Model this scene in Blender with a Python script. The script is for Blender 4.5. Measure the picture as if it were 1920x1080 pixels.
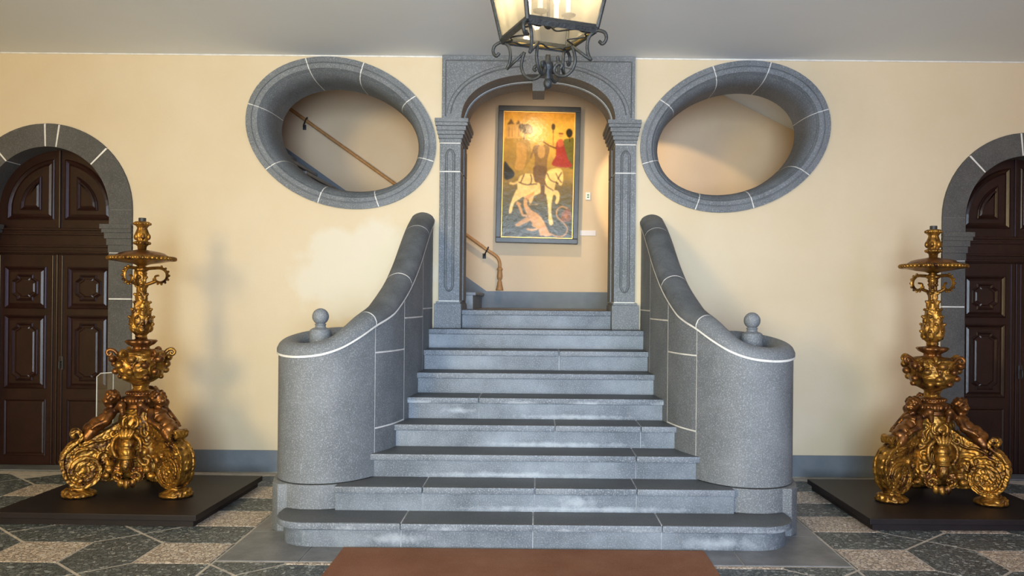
import bpy, bmesh, math, random
import numpy as np
from mathutils import Vector, Matrix
random.seed(7)
PI = math.pi
SC = bpy.context.scene
C = SC.collection
for o in list(bpy.data.objects): bpy.data.objects.remove(o)

# ------------------------------------------------------------------ camera
cam = bpy.data.cameras.new('camera')
cam.sensor_width = 36.0
cam.lens = 36.0 * 1580 / 1920
cam.shift_x = -46 / 1920
cam.shift_y = 22 / 1920
cam.clip_start = 0.05
cam_o = bpy.data.objects.new('camera', cam); C.objects.link(cam_o)
cam_o.matrix_world = (Matrix.Translation((0, -7.85, 1.63)) @ Matrix.Rotation(PI/2, 4, 'X')
                      @ Matrix.Rotation(0.0095, 4, 'Z'))
SC.camera = cam_o
# ------------------------------------------------------------------ colour management, world, large lights
vs = SC.view_settings
vs.view_transform = 'Standard'; vs.look = 'None'; vs.gamma = 1.0; vs.use_curve_mapping = False
vs.exposure = -0.18
W = bpy.data.worlds.new('sky'); SC.world = W; W.use_nodes = True
W.node_tree.nodes['Background'].inputs[0].default_value = (0.62, 0.76, 1.0, 1)
W.node_tree.nodes['Background'].inputs[1].default_value = 1.0
def area(name, loc, sx, sz, power, col, aim):
    l = bpy.data.lights.new(name, 'AREA'); l.shape = 'RECTANGLE'; l.size = sx; l.size_y = sz
    l.energy = power; l.color = col
    o = bpy.data.objects.new(name, l); C.objects.link(o); o.location = loc
    o.rotation_euler = (Vector(aim) - Vector(loc)).to_track_quat('-Z', 'Y').to_euler()
    return o
# daylight through the three tall openings in the entrance wall behind the camera
area('daylight_left_opening', (-4.5, -11.25, 2.75), 1.5, 1.7, 500, (1.0, 0.76, 0.34), (-3.4, 0, 1.7))
ent = area('daylight_entrance', (0.0, -11.25, 1.75), 2.6, 3.2, 178, (0.70, 0.85, 1.0), (0, 0, 1.7))
ent.data.spread = math.radians(64)         # beam narrowed to dim the sides of the hall; no vestibule stands here
area('daylight_right_opening', (4.5, -11.25, 2.75), 1.5, 1.7, 140, (0.56, 0.52, 1.0), (3.4, 0, 1.7))

# ------------------------------------------------------------------ materials
def mat(name, col, rough=0.7, metal=0.0, spec=0.5, col2=None, nscale=8.0, lo=0.35, hi=0.65, detail=6.0,
        bump=0.0, bscale=40.0, speck=None, speck_scale=160.0, speck_amt=0.5, tex='noise', coord='Object', emit=None, estr=0.0,
        bdist=0.01):
    m = bpy.data.materials.new(name); m.use_nodes = True
    nt = m.node_tree; N = nt.nodes; L = nt.links
    b = N['Principled BSDF']
    b.inputs['Base Color'].default_value = (*col, 1)
    b.inputs['Roughness'].default_value = rough
    b.inputs['Metallic'].default_value = metal
    b.inputs['Specular IOR Level'].default_value = spec
    if emit:
        b.inputs['Emission Color'].default_value = (*emit, 1); b.inputs['Emission Strength'].default_value = estr
    tc = N.new('ShaderNodeTexCoord'); out = None
    if col2:
        if tex == 'noise':
            t = N.new('ShaderNodeTexNoise'); t.inputs['Scale'].default_value = nscale; t.inputs['Detail'].default_value = detail
            t.inputs['Roughness'].default_value = 0.62
            f = t.outputs['Fac']
        else:
            t = N.new('ShaderNodeTexVoronoi'); t.inputs['Scale'].default_value = nscale
            f = t.outputs['Color']
        L.new(tc.outputs[coord], t.inputs['Vector'])
        r = N.new('ShaderNodeValToRGB'); r.color_ramp.elements[0].position = lo; r.color_ramp.elements[1].position = hi
        r.color_ramp.elements[0].color = (*col, 1); r.color_ramp.elements[1].color = (*col2, 1)
        L.new(f, r.inputs[0]); out = r.outputs[0]
    if speck:
        t2 = N.new('ShaderNodeTexNoise'); t2.inputs['Scale'].default_value = speck_scale; t2.inputs['Detail'].default_value = 2
        L.new(tc.outputs[coord], t2.inputs['Vector'])
        r2 = N.new('ShaderNodeMapRange'); r2.inputs[1].default_value = 0.5; r2.inputs[2].default_value = 0.72
        r2.inputs[3].default_value = 0; r2.inputs[4].default_value = speck_amt
        L.new(t2.outputs['Fac'], r2.inputs[0])
        mx = N.new('ShaderNodeMix'); mx.data_type = 'RGBA'
        L.new(r2.outputs[0], mx.inputs[0])
        if out: L.new(out, mx.inputs[6])
        else: mx.inputs[6].default_value = (*col, 1)
        mx.inputs[7].default_value = (*speck, 1); out = mx.outputs[2]
    if out: L.new(out, b.inputs['Base Color'])
    if bump > 0:
        t3 = N.new('ShaderNodeTexNoise'); t3.inputs['Scale'].default_value = bscale; t3.inputs['Detail'].default_value = 4
        L.new(tc.outputs[coord], t3.inputs['Vector'])
        bp = N.new('ShaderNodeBump'); bp.inputs['Strength'].default_value = bump; bp.inputs['Distance'].default_value = bdist
        L.new(t3.outputs['Fac'], bp.inputs['Height']); L.new(bp.outputs[0], b.inputs['Normal'])
    return m

def pebble(name, cols, scale, gap):
    m = bpy.data.materials.new(name); m.use_nodes = True
    nt = m.node_tree; N = nt.nodes; L = nt.links; b = N['Principled BSDF']
    tc = N.new('ShaderNodeTexCoord')
    v = N.new('ShaderNodeTexVoronoi'); v.inputs['Scale'].default_value = scale
    L.new(tc.outputs['Object'], v.inputs['Vector'])
    r = N.new('ShaderNodeValToRGB'); e = r.color_ramp.elements
    e[0].color = (*cols[0], 1); e[1].color = (*cols[-1], 1)
    for i, c in enumerate(cols[1:-1]):
        k = e.new((i + 1) / (len(cols) - 1)); k.color = (*c, 1)
    sp = N.new('ShaderNodeSeparateColor'); L.new(v.outputs['Color'], sp.inputs[0]); L.new(sp.outputs[0], r.inputs[0])
    ve = N.new('ShaderNodeTexVoronoi'); ve.feature = 'DISTANCE_TO_EDGE'; ve.inputs['Scale'].default_value = scale
    L.new(tc.outputs['Object'], ve.inputs['Vector'])
    mr = N.new('ShaderNodeMapRange'); mr.inputs[1].default_value = 0.02; mr.inputs[2].default_value = 0.12
    L.new(ve.outputs['Distance'], mr.inputs[0])
    mx = N.new('ShaderNodeMix'); mx.data_type = 'RGBA'; L.new(mr.outputs[0], mx.inputs[0])
    mx.inputs[6].default_value = (*gap, 1); L.new(r.outputs[0], mx.inputs[7])
    L.new(mx.outputs[2], b.inputs['Base Color'])
    bp = N.new('ShaderNodeBump'); bp.inputs['Strength'].default_value = 0.6; bp.inputs['Distance'].default_value = 0.006
    L.new(mr.outputs[0], bp.inputs['Height']); L.new(bp.outputs[0], b.inputs['Normal'])
    b.inputs['Roughness'].default_value = 0.45
    return m

def glass_mat(name, tint, gloss, frost=0.0):
    m = bpy.data.materials.new(name); m.use_nodes = True
    nt = m.node_tree; N = nt.nodes; L = nt.links
    N.remove(N['Principled BSDF'])
    tr = N.new('ShaderNodeBsdfTransparent'); tr.inputs[0].default_value = (*tint, 1)
    gl = N.new('ShaderNodeBsdfGlossy'); gl.inputs['Roughness'].default_value = 0.06
    fr = N.new('ShaderNodeFresnel'); fr.inputs[0].default_value = 1.45
    ad = N.new('ShaderNodeMath'); ad.operation = 'ADD'; ad.inputs[1].default_value = gloss
    L.new(fr.outputs[0], ad.inputs[0])
    mx = N.new('ShaderNodeMixShader'); L.new(ad.outputs[0], mx.inputs[0]); L.new(tr.outputs[0], mx.inputs[1]); L.new(gl.outputs[0], mx.inputs[2])
    last = mx
    if frost > 0:
        tl = N.new('ShaderNodeBsdfTranslucent'); tl.inputs[0].default_value = (0.95, 0.92, 0.82, 1)
        last = N.new('ShaderNodeMixShader'); last.inputs[0].default_value = frost
        L.new(mx.outputs[0], last.inputs[1]); L.new(tl.outputs[0], last.inputs[2])
    L.new(last.outputs[0], N['Material Output'].inputs[0])
    return m

def stain(m, loc, size, col, amt=.8):
    nt = m.node_tree; N = nt.nodes; L = nt.links; b = N['Principled BSDF']
    src = b.inputs['Base Color'].links[0].from_socket
    tc = N.new('ShaderNodeTexCoord')
    mp = N.new('ShaderNodeMapping'); mp.vector_type = 'TEXTURE'; mp.inputs['Location'].default_value = loc; mp.inputs['Scale'].default_value = size
    no = N.new('ShaderNodeTexNoise'); no.inputs['Scale'].default_value = 14; no.inputs['Detail'].default_value = 6; no.inputs['Roughness'].default_value = .7
    L.new(tc.outputs['Object'], no.inputs['Vector']); L.new(tc.outputs['Object'], mp.inputs['Vector'])
    ln = N.new('ShaderNodeVectorMath'); ln.operation = 'LENGTH'; L.new(mp.outputs[0], ln.inputs[0])
    ad = N.new('ShaderNodeMath'); ad.operation = 'MULTIPLY_ADD'; ad.inputs[1].default_value = 1.8
    L.new(no.outputs['Fac'], ad.inputs[0]); L.new(ln.outputs['Value'], ad.inputs[2])
    mr = N.new('ShaderNodeMapRange'); mr.inputs[1].default_value = 1.0; mr.inputs[2].default_value = 1.7; mr.inputs[3].default_value = amt; mr.inputs[4].default_value = 0
    L.new(ad.outputs[0], mr.inputs[0])
    mx = N.new('ShaderNodeMix'); mx.data_type = 'RGBA'; L.new(mr.outputs[0], mx.inputs[0]); L.new(src, mx.inputs[6])
    mx.inputs[7].default_value = (*col, 1); L.new(mx.outputs[2], b.inputs['Base Color'])
def plaster(name, base, alt, patch=None):
    m = mat(name, base, 0.85, spec=0.2, col2=alt, nscale=1.3, lo=0.3, hi=0.72, bump=0.18, bscale=55, bdist=0.004)
    if patch:
        nt = m.node_tree; N = nt.nodes; L = nt.links; b = N['Principled BSDF']
        src = b.inputs['Base Color'].links[0].from_socket
        tc = N.new('ShaderNodeTexCoord')
        mp = N.new('ShaderNodeMapping'); mp.vector_type = 'TEXTURE'
        mp.inputs['Location'].default_value = patch[0]; mp.inputs['Scale'].default_value = patch[1]
        no = N.new('ShaderNodeTexNoise'); no.inputs['Scale'].default_value = 3.5; no.inputs['Detail'].default_value = 5
        L.new(tc.outputs['Object'], no.inputs['Vector'])
        va = N.new('ShaderNodeVectorMath'); va.operation = 'ADD'
        L.new(tc.outputs['Object'], mp.inputs['Vector']); L.new(mp.outputs[0], va.inputs[0]); L.new(no.outputs['Color'], va.inputs[1])
        sb = N.new('ShaderNodeVectorMath'); sb.operation = 'SUBTRACT'; sb.inputs[1].default_value = (0.5, 0.5, 0.5)
        L.new(va.outputs[0], sb.inputs[0])
        ln = N.new('ShaderNodeVectorMath'); ln.operation = 'LENGTH'; L.new(sb.outputs[0], ln.inputs[0])
        mr = N.new('ShaderNodeMapRange'); mr.inputs[1].default_value = 0.75; mr.inputs[2].default_value = 1.0
        mr.inputs[3].default_value = 0.8; mr.inputs[4].default_value = 0
        L.new(ln.outputs['Value'], mr.inputs[0])
        mx = N.new('ShaderNodeMix'); mx.data_type = 'RGBA'; L.new(mr.outputs[0], mx.inputs[0]); L.new(src, mx.inputs[6])
        mx.inputs[7].default_value = (*patch[2], 1); L.new(mx.outputs[2], b.inputs['Base Color'])
    return m

M = {}
M['wall'] = plaster('cream_plaster', (0.67, 0.555, 0.375), (0.71, 0.605, 0.435),
                    patch=((-1.62, 0, 1.85), (0.72, 1.0, 0.52), (0.72, 0.665, 0.54)))
M['wall_in'] = plaster('warm_plaster', (0.66, 0.50, 0.33), (0.70, 0.55, 0.38))
M['ceil'] = plaster('ceiling_plaster', (0.86, 0.92, 0.98), (0.88, 0.94, 0.99))
M['stone'] = mat('grey_basalt', (0.108, 0.121, 0.132), 0.6, col2=(0.19, 0.208, 0.225), nscale=2.6, lo=0.3, hi=0.75, bump=0.8, bscale=110,
                 speck=(0.34, 0.37, 0.40), speck_scale=120, speck_amt=0.7, bdist=0.004)
M['stone_step'] = mat('worn_basalt', (0.075, 0.093, 0.115), 0.5, col2=(0.21, 0.245, 0.285), nscale=2.0, lo=0.38, hi=0.70, bump=0.4, bscale=90,
                      speck=(0.46, 0.50, 0.55), speck_scale=110, speck_amt=0.32, bdist=0.004)
M['stone_cope'] = mat('dark_basalt', (0.065, 0.072, 0.078), 0.7, col2=(0.13, 0.14, 0.15), nscale=6, lo=0.3, hi=0.7, bump=0.6, bscale=130,
                      speck=(0.22, 0.24, 0.25), speck_scale=170, speck_amt=0.5, bdist=0.004)
M['stone_door'] = mat('dark_door_stone', (0.058, 0.057, 0.054), 0.75, col2=(0.10, 0.098, 0.092), nscale=3.0, lo=0.3, hi=0.75, bump=0.5, bscale=120,
                      speck=(0.20, 0.195, 0.185), speck_scale=150, speck_amt=0.5, bdist=0.004)
M['tread'] = mat('tread_basalt_top_shade', (0.085, 0.103, 0.125), 0.55, col2=(0.21, 0.24, 0.28), nscale=2.4, lo=0.32, hi=0.80, bump=0.4, bscale=90,
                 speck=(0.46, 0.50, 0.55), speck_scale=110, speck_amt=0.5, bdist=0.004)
nt = M['tread'].node_tree; bs = nt.nodes['Principled BSDF']          # upper faces painted darker, for the weak light they get at grazing angles
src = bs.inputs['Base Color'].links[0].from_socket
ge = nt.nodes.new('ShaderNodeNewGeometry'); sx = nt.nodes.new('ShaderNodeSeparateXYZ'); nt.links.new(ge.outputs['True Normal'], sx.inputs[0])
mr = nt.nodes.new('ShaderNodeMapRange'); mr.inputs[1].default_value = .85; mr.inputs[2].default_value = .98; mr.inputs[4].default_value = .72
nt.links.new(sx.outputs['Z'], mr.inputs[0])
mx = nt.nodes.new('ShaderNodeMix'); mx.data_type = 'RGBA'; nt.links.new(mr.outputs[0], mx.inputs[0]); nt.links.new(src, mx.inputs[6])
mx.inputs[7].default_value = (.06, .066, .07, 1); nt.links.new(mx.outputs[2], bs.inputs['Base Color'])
for loc, size in (((.30, .30, .235), (.20, .3, .07)), ((-.62, 1.2, .745), (.17, .3, .035)), ((-.2, .60, .36), (.9, .2, .03)), ((.1, .90, .53), (.8, .2, .03)), ((.3, .30, .19), (1.2, .2, .03)), ((1.2, 0, .05), (.35, .5, .06)), ((-.9, 0, .06), (.3, .3, .05)), ((.3, 1.2, .70), (.6, .2, .03))):
    stain(M['stone_step'], loc, size, (.46, .51, .56), .55)
for k in range(9):
    stain(M['tread'], (-1.2+.33*k+.1*math.sin(k*5), .02+.29*(k*4 % 8), .13+.17*(k*4 % 8)), (.22, .12, .03), (.5, .55, .6), .6)
M['slab'] = mat('floor_slab', (0.12, 0.13, 0.14), 0.45, col2=(0.22, 0.23, 0.245), nscale=4, bump=0.25, bscale=60)
M['mortar'] = mat('lime_mortar', (0.78, 0.77, 0.73), 0.9, col2=(0.52, 0.52, 0.5), nscale=9, lo=0.45, hi=0.8)
M['step_mortar'] = mat('step_mortar', (0.50, 0.52, 0.54), 0.9, col2=(0.22, 0.24, 0.26), nscale=7, lo=0.4, hi=0.7)
M['floor_joint'] = mat('floor_mortar', (0.62, 0.57, 0.50), 0.9, col2=(0.44, 0.41, 0.37), nscale=14)
M['peb_l'] = pebble('light_pebbles', [(0.62, 0.50, 0.40), (0.82, 0.73, 0.62), (0.38, 0.29, 0.23), (0.88, 0.82, 0.74)], 42, (0.22, 0.19, 0.16))
M['peb_d'] = pebble('dark_pebbles', [(0.06, 0.075, 0.08), (0.17, 0.20, 0.205), (0.08, 0.10, 0.105), (0.42, 0.46, 0.46)], 42, (0.035, 0.04, 0.042))
M['base'] = mat('grey_dado_paint', (0.13, 0.155, 0.18), 0.55, col2=(0.17, 0.195, 0.22), nscale=4, bump=0.1)
M['door'] = mat('dark_brown_paint', (0.015, 0.0046, 0.0034), 0.30, spec=0.42, col2=(0.022, 0.007, 0.005), nscale=7, bump=0.08, bscale=30)
M['gold'] = mat('aged_gilding', (0.40, 0.205, 0.036), 0.36, metal=0.78, col2=(0.05, 0.019, 0.011), nscale=13, lo=0.43, hi=0.66, bump=0.6, bscale=48,
                bdist=0.006)
M['gold_red'] = mat('reddish_gilding', (0.25, 0.105, 0.027), 0.34, metal=0.75, col2=(0.05, 0.020, 0.012), nscale=13, lo=0.42, hi=0.68, bump=0.5, bscale=48,
                    bdist=0.005)
M['board'] = mat('black_brown_board', (0.011, 0.008, 0.009), 0.5, spec=.3, col2=(0.015, 0.011, 0.012), nscale=5)
M['mat'] = mat('brown_carpet', (0.22, 0.095, 0.055), 0.95, spec=0.1, col2=(0.30, 0.15, 0.095), nscale=2.2, lo=0.3, hi=0.7, bump=0.7, bscale=260,
               speck=(0.36, 0.22, 0.15), speck_scale=220, speck_amt=0.5)
M['iron'] = mat('wrought_iron', (0.016, 0.019, 0.021), 0.5, metal=0.2, col2=(0.035, 0.039, 0.041), nscale=25, bump=0.4, bscale=90)
M['brass'] = mat('brass_edge', (0.45, 0.33, 0.12), 0.35, metal=0.8)
M['glass'] = glass_mat('clear_pane', (0.97, 0.95, 0.90), 0.04, 0.14)
M['acrylic'] = glass_mat('acrylic_sheet', (0.90, 0.90, 0.90), 0.05)
M['acr_edge'] = mat('acrylic_edge', (0.62, 0.64, 0.62), 0.3)
M['bulb'] = mat('glowing_bulb', (1, 0.85, 0.6), 0.3, emit=(1.0, 0.80, 0.48), estr=140)
M['sleeve'] = mat('candle_sleeve', (0.85, 0.80, 0.66), 0.5)
M['rope'] = mat('tan_rope', (0.36, 0.17, 0.055), 0.55, col2=(0.46, 0.24, 0.09), nscale=30, bump=0.3, bscale=80)
M['frame'] = mat('black_frame', (0.03, 0.032, 0.035), 0.4, col2=(0.05, 0.052, 0.055), nscale=12)
M['fillet'] = mat('gilt_fillet', (0.75, 0.42, 0.10), 0.35, metal=0.6)
M['plastic'] = mat('white_plastic', (0.78, 0.76, 0.70), 0.45)
M['green'] = mat('green_mark', (0.10, 0.28, 0.14), 0.5)
M['paper'] = mat('white_card', (0.80, 0.74, 0.72), 0.7)
M['tallow'] = mat('dark_socket', (0.03, 0.03, 0.03), 0.5)

# ------------------------------------------------------------------ helpers
def obj(name, bm, m, parent=None, smooth=False, angle=None):
    if isinstance(bm, bpy.types.Mesh): me = bm
    else:
        bmesh.ops.recalc_face_normals(bm, faces=bm.faces[:])
        me = bpy.data.meshes.new(name); bm.to_mesh(me); bm.free()
        if m: me.materials.append(m)
        if smooth: me.shade_smooth()
        if angle is not None:
            me.shade_smooth()
            try: me.set_sharp_from_angle(angle=angle)
            except Exception: pass
    o = bpy.data.objects.new(name, me); C.objects.link(o)
    if parent: o.parent = parent
    return o
def tag(o, label, cat, group=None, kind=None):
    o['label'] = label; o['category'] = cat
    if group: o['group'] = group
    if kind: o['kind'] = kind
    return o
def empty(name, loc=(0, 0, 0), rz=0):
    o = bpy.data.objects.new(name, None); C.objects.link(o); o.location = loc; o.rotation_euler = (0, 0, rz)
    o.empty_display_size = 0.1
    return o
def copy_tree(o, parent=None):
    c = o.copy(); C.objects.link(c)
    if parent: c.parent = parent
    for ch in list(o.children): copy_tree(ch, c)
    return c
def B(): return bmesh.new()
def box(bm, x0, x1, y0, y1, z0, z1, bev=0.0):
    vs_ = [bm.verts.new((x, y, z)) for x in (x0, x1) for y in (y0, y1) for z in (z0, z1)]
    fs = [bm.faces.new([vs_[i] for i in q]) for q in ((0,1,3,2),(4,6,7,5),(0,4,5,1),(2,3,7,6),(0,2,6,4),(1,5,7,3))]
    if bev > 0:
        es = list({e for f in fs for e in f.edges})
        bmesh.ops.bevel(bm, geom=es, offset=bev, segments=2, affect='EDGES', profile=0.6)
    return bm
def bx(*a, **k): return box(B(), *a, **k)
def prism(bm, poly, a0, a1, axis='z', bev=0.0):
    """poly: 2D points; axis 'z' -> (x,y) extruded along z; axis 'y' -> (x,z) extruded along y"""
    def P(p, a): return (p[0], p[1], a) if axis == 'z' else (p[0], a, p[1]) if axis == 'y' else (a, p[0], p[1])
    lo = [bm.verts.new(P(p, a0)) for p in poly]; hi = [bm.verts.new(P(p, a1)) for p in poly]
    n = len(poly); fs = []
    fs.append(bm.faces.new(lo)); fs.append(bm.faces.new(hi[::-1]))
    for i in range(n): fs.append(bm.faces.new((lo[i], lo[(i+1) % n], hi[(i+1) % n], hi[i])))
    if bev > 0:
        es = [e for e in {e for f in fs[:2] for e in f.edges}]
        bmesh.ops.bevel(bm, geom=es, offset=bev, segments=2, affect='EDGES', profile=0.6)
    return bm
def lathe(bm, prof, n=32, cx=0, cy=0, lobes=0, amp=0.0, ph=0.0):
    rings = []
    for r, z in prof:
        ring = []
        for k in range(n):
            a = 2 * PI * k / n
            rr = r * (1 + amp * math.cos(lobes * (a + ph))) if lobes else r
            ring.append(bm.verts.new((cx + rr * math.cos(a), cy + rr * math.sin(a), z)))
        rings.append(ring)
    for a, b in zip(rings, rings[1:]):
        for k in range(n): bm.faces.new((a[k], a[(k+1) % n], b[(k+1) % n], b[k]))
    bm.faces.new(rings[0][::-1]); bm.faces.new(rings[-1])
    return bm
def ell(bm, c, r, seg=14, rings=9, rot=None):
    mtx = Matrix.Translation(c) @ (rot.to_4x4() if rot else Matrix.Identity(4)) @ Matrix.Diagonal((*((r,)*3 if isinstance(r, (int, float)) else r), 1))
    bmesh.ops.create_uvsphere(bm, u_segments=seg, v_segments=rings, radius=1.0, matrix=mtx)
    return bm
def catmull(pts, k=6, closed=False):
    P = [Vector(p) for p in pts]; out = []; n = len(P)
    for i in range(n if closed else n - 1):
        p0 = P[(i-1) % n] if closed or i > 0 else P[0] * 2 - P[1]
        p1 = P[i]; p2 = P[(i+1) % n]
        p3 = P[(i+2) % n] if closed or i + 2 < n else P[-1] * 2 - P[-2]
        for j in range(k):
            t = j / k
            out.append(0.5 * ((2*p1) + (p2-p0)*t + (2*p0-5*p1+4*p2-p3)*t*t + (3*p1-p0-3*p2+p3)*t**3))
    if not closed: out.append(P[-1].copy())
    return out
def tube(bm, pts, r, n=8, closed=False, flat=None):
    pts = [Vector(p) for p in pts]; N_ = len(pts)
    R_ = r if isinstance(r, (list, tuple)) else [r] * N_
    up = None; rings = []
    for i, p in enumerate(pts):
        a = pts[(i-1) % N_] if closed or i > 0 else p
        b = pts[(i+1) % N_] if closed or i < N_-1 else p
        t = (b - a).normalized() if (b - a).length > 1e-9 else Vector((0, 0, 1))
        if up is None:
            up = Vector((0, 0, 1)) if abs(t.z) < 0.9 else Vector((1, 0, 0))
        s = t.cross(up)
        if s.length < 1e-6: s = t.orthogonal()
        s.normalize(); up = s.cross(t).normalized()
        f0, f1 = flat if flat else (1, 1)
        rings.append([bm.verts.new(p + (s * math.cos(2*PI*k/n) * f0 + up * math.sin(2*PI*k/n) * f1) * R_[i]) for k in range(n)])
    for i in range(N_ if closed else N_ - 1):
        a, b = rings[i], rings[(i+1) % N_]
        for k in range(n): bm.faces.new((a[k], a[(k+1) % n], b[(k+1) % n], b[k]))
    if not closed:
        bm.faces.new(rings[0][::-1]); bm.faces.new(rings[-1])
    return bm
def ribbon(bm, pts, w0, thick, wfun=None, bead=0.0):
    """band following pts=(r,z) in the xz plane, width along y, with raised rim"""
    n = len(pts); prevn = None; rings = []
    for i in range(n):
        a = pts[max(i-1, 0)]; b = pts[min(i+1, n-1)]
        tx, tz = b[0]-a[0], b[1]-a[1]; l = math.hypot(tx, tz) or 1; nx, nz = -tz/l, tx/l
        w = (wfun(i/(n-1)) if wfun else 1) * w0; x, z = pts[i]
        sec = [(-w, 0), (-w, thick+bead), (-w*.72, thick+bead), (-w*.66, thick), (0, thick*1.25), (w*.66, thick), (w*.72, thick+bead), (w, thick+bead), (w, 0)]
        rings.append([bm.verts.new((x + nx*h, y, z + nz*h)) for y, h in sec])
    for a, b in zip(rings, rings[1:]):
        m = len(a)
        for k in range(m): bm.faces.new((a[k], a[(k+1) % m], b[(k+1) % m], b[k]))
    bm.faces.new(rings[0]); bm.faces.new(rings[-1][::-1])
    return bm
def xf(bm, mtx):
    bmesh.ops.transform(bm, matrix=mtx, verts=bm.verts[:]); return bm
def realize(bm, mods, name, m):
    me = bpy.data.meshes.new(name); bm.to_mesh(me); bm.free()
    o = bpy.data.objects.new(name, me); C.objects.link(o)
    for typ, kw in mods:
        md = o.modifiers.new(typ, typ)
        for k, v in kw.items(): setattr(md, k, v)
    dg = bpy.context.evaluated_depsgraph_get()
    me2 = bpy.data.meshes.new_from_object(o.evaluated_get(dg))
    bpy.data.objects.remove(o); bpy.data.meshes.remove(me)
    me2.name = name; me2.materials.clear(); me2.materials.append(m); me2.shade_smooth()
    return me2
def carve(bm, name, m, vox=.006, amp=.006, scale=26, sm=2):
    """fuse the pieces into one skin and cut a carved relief into it"""
    from mathutils import noise
    me = realize(bm, [('REMESH', {'mode': 'VOXEL', 'voxel_size': vox}), ('SMOOTH', {'factor': .5, 'iterations': sm})], name, m)
    n = len(me.vertices); co = np.empty(n*3); no = np.empty(n*3)
    me.vertices.foreach_get('co', co); me.vertex_normals.foreach_get('vector', no)
    co = co.reshape(-1, 3); no = no.reshape(-1, 3); d = np.empty(n)
    for i in range(n):
        p = Vector(co[i])*scale
        w = noise.noise(p*.55)*2.2
        d[i] = math.sin(4.2*(noise.noise(p) + .5*w)*PI*.55)*.7 + noise.noise(p*2.1)*.5
    co += no*(d*amp)[:, None]
    me.vertices.foreach_set('co', co.ravel()); me.update()
    return me
def filled(outline, holes, y0, y1, name):
    """flat wall in the xz plane with holes, thickness y0..y1, from a filled 2D curve"""
    cu = bpy.data.curves.new(name, 'CURVE'); cu.dimensions = '2D'; cu.fill_mode = 'BOTH'; cu.extrude = (y1 - y0) / 2
    for poly in [outline] + holes:
        s = cu.splines.new('POLY'); s.points.add(len(poly) - 1); s.use_cyclic_u = True
        for p, q in zip(s.points, poly): p.co = (q[0], q[1], 0, 1)
    o = bpy.data.objects.new(name, cu); C.objects.link(o)
    dg = bpy.context.evaluated_depsgraph_get()
    me = bpy.data.meshes.new_from_object(o.evaluated_get(dg))
    bpy.data.objects.remove(o)
    bm = B(); bm.from_mesh(me); bpy.data.meshes.remove(me)
    bmesh.ops.remove_doubles(bm, verts=bm.verts[:], dist=1e-5)
    xf(bm, Matrix.Translation((0, (y0 + y1) / 2, 0)) @ Matrix.Rotation(PI/2, 4, 'X'))
    return bm
def struct(name, bm, m, label, cat, **k):
    o = obj(name, bm, m, **k); tag(o, label, cat, kind='structure'); return o

# ------------------------------------------------------------------ the room
CEIL = 3.89; T = 0.5; RX = 6.3; YB = -11.0
OV = {'a': 0.903, 'b': 0.686, 'u': 1.833, 'z': 3.163, 'th': math.radians(17.5)}
def ellipse_pt(s, t, a, b, off=(0, 0)):
    """s=-1 left oval, +1 right oval"""
    ca, sa = math.cos(OV['th']), math.sin(OV['th'])
    x, z = a * math.cos(t), b * math.sin(t)
    X = x * ca + z * sa; Z = -x * sa + z * ca           # left: tilts down towards the arch
    return (s * (OV['u'] - X) if s > 0 else -OV['u'] + X, OV['z'] + Z)
DU, DR_IN, DR_OUT, DSPR = 4.56, 0.58, 0.795, 2.43      # door centre, radii, springing
def arch_poly(cx, r, z0, zs, n=24):
    return [(cx - r, z0)] + [(cx - r * math.cos(PI*k/n), zs + r * math.sin(PI*k/n)) for k in range(n+1)] + [(cx + r, z0)]
holes = [[ellipse_pt(s, 2*PI*k/64, OV['a']-.12, OV['b']-.12) for k in range(64)] for s in (-1, 1)]
holes.append([(-.82, 1.2), (.82, 1.2), (.82, 3.80), (-.82, 3.80)])
holes += [arch_poly(s*DU, .70, -.1, DSPR) for s in (-1, 1)]
struct('wall_front', filled([(-RX, -.2), (RX, -.2), (RX, CEIL), (-RX, CEIL)], holes, 0, T, 'wf'), M['wall'],
       'cream plaster wall pierced by the stair arch and two oval openings', 'wall')
struct('wall_left', bx(-RX-.3, -RX, YB-.4, T, -.2, CEIL), M['wall'], 'cream plaster side wall beyond the left arched door', 'wall')
struct('wall_right', bx(RX, RX+.3, YB-.4, T, -.2, CEIL), M['wall'], 'cream plaster side wall beyond the right arched door', 'wall')
wops = [[(-5.45, .5), (-3.15, .5), (-3.15, 3.6), (-5.45, 3.6)], [(-1.35, -.1), (1.35, -.1), (1.35, 3.4), (-1.35, 3.4)],
        [(3.15, .5), (5.45, .5), (5.45, 3.6), (3.15, 3.6)]]
struct('wall_back', filled([(-RX, -.2), (RX, -.2), (RX, CEIL), (-RX, CEIL)], wops, YB-.4, YB, 'wb'), M['stone'],  # unseen wall, dark stone chosen to cut light bounced into the hall
       'unseen entrance wall darkened to cut bounced light, with three tall daylight openings behind the viewer', 'wall')
struct('ceiling', bx(-RX-.3, RX+.3, YB-.4, T, CEIL, CEIL+.25), M['ceil'], 'plain grey white plaster ceiling of the hall', 'ceiling')
floor = struct('floor', bx(-RX-.3, RX+.3, YB-.4, T, -.25, -.0025), M['floor_joint'], 'patterned pebble mosaic floor of pale squares and dark hexagons', 'floor')

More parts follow.
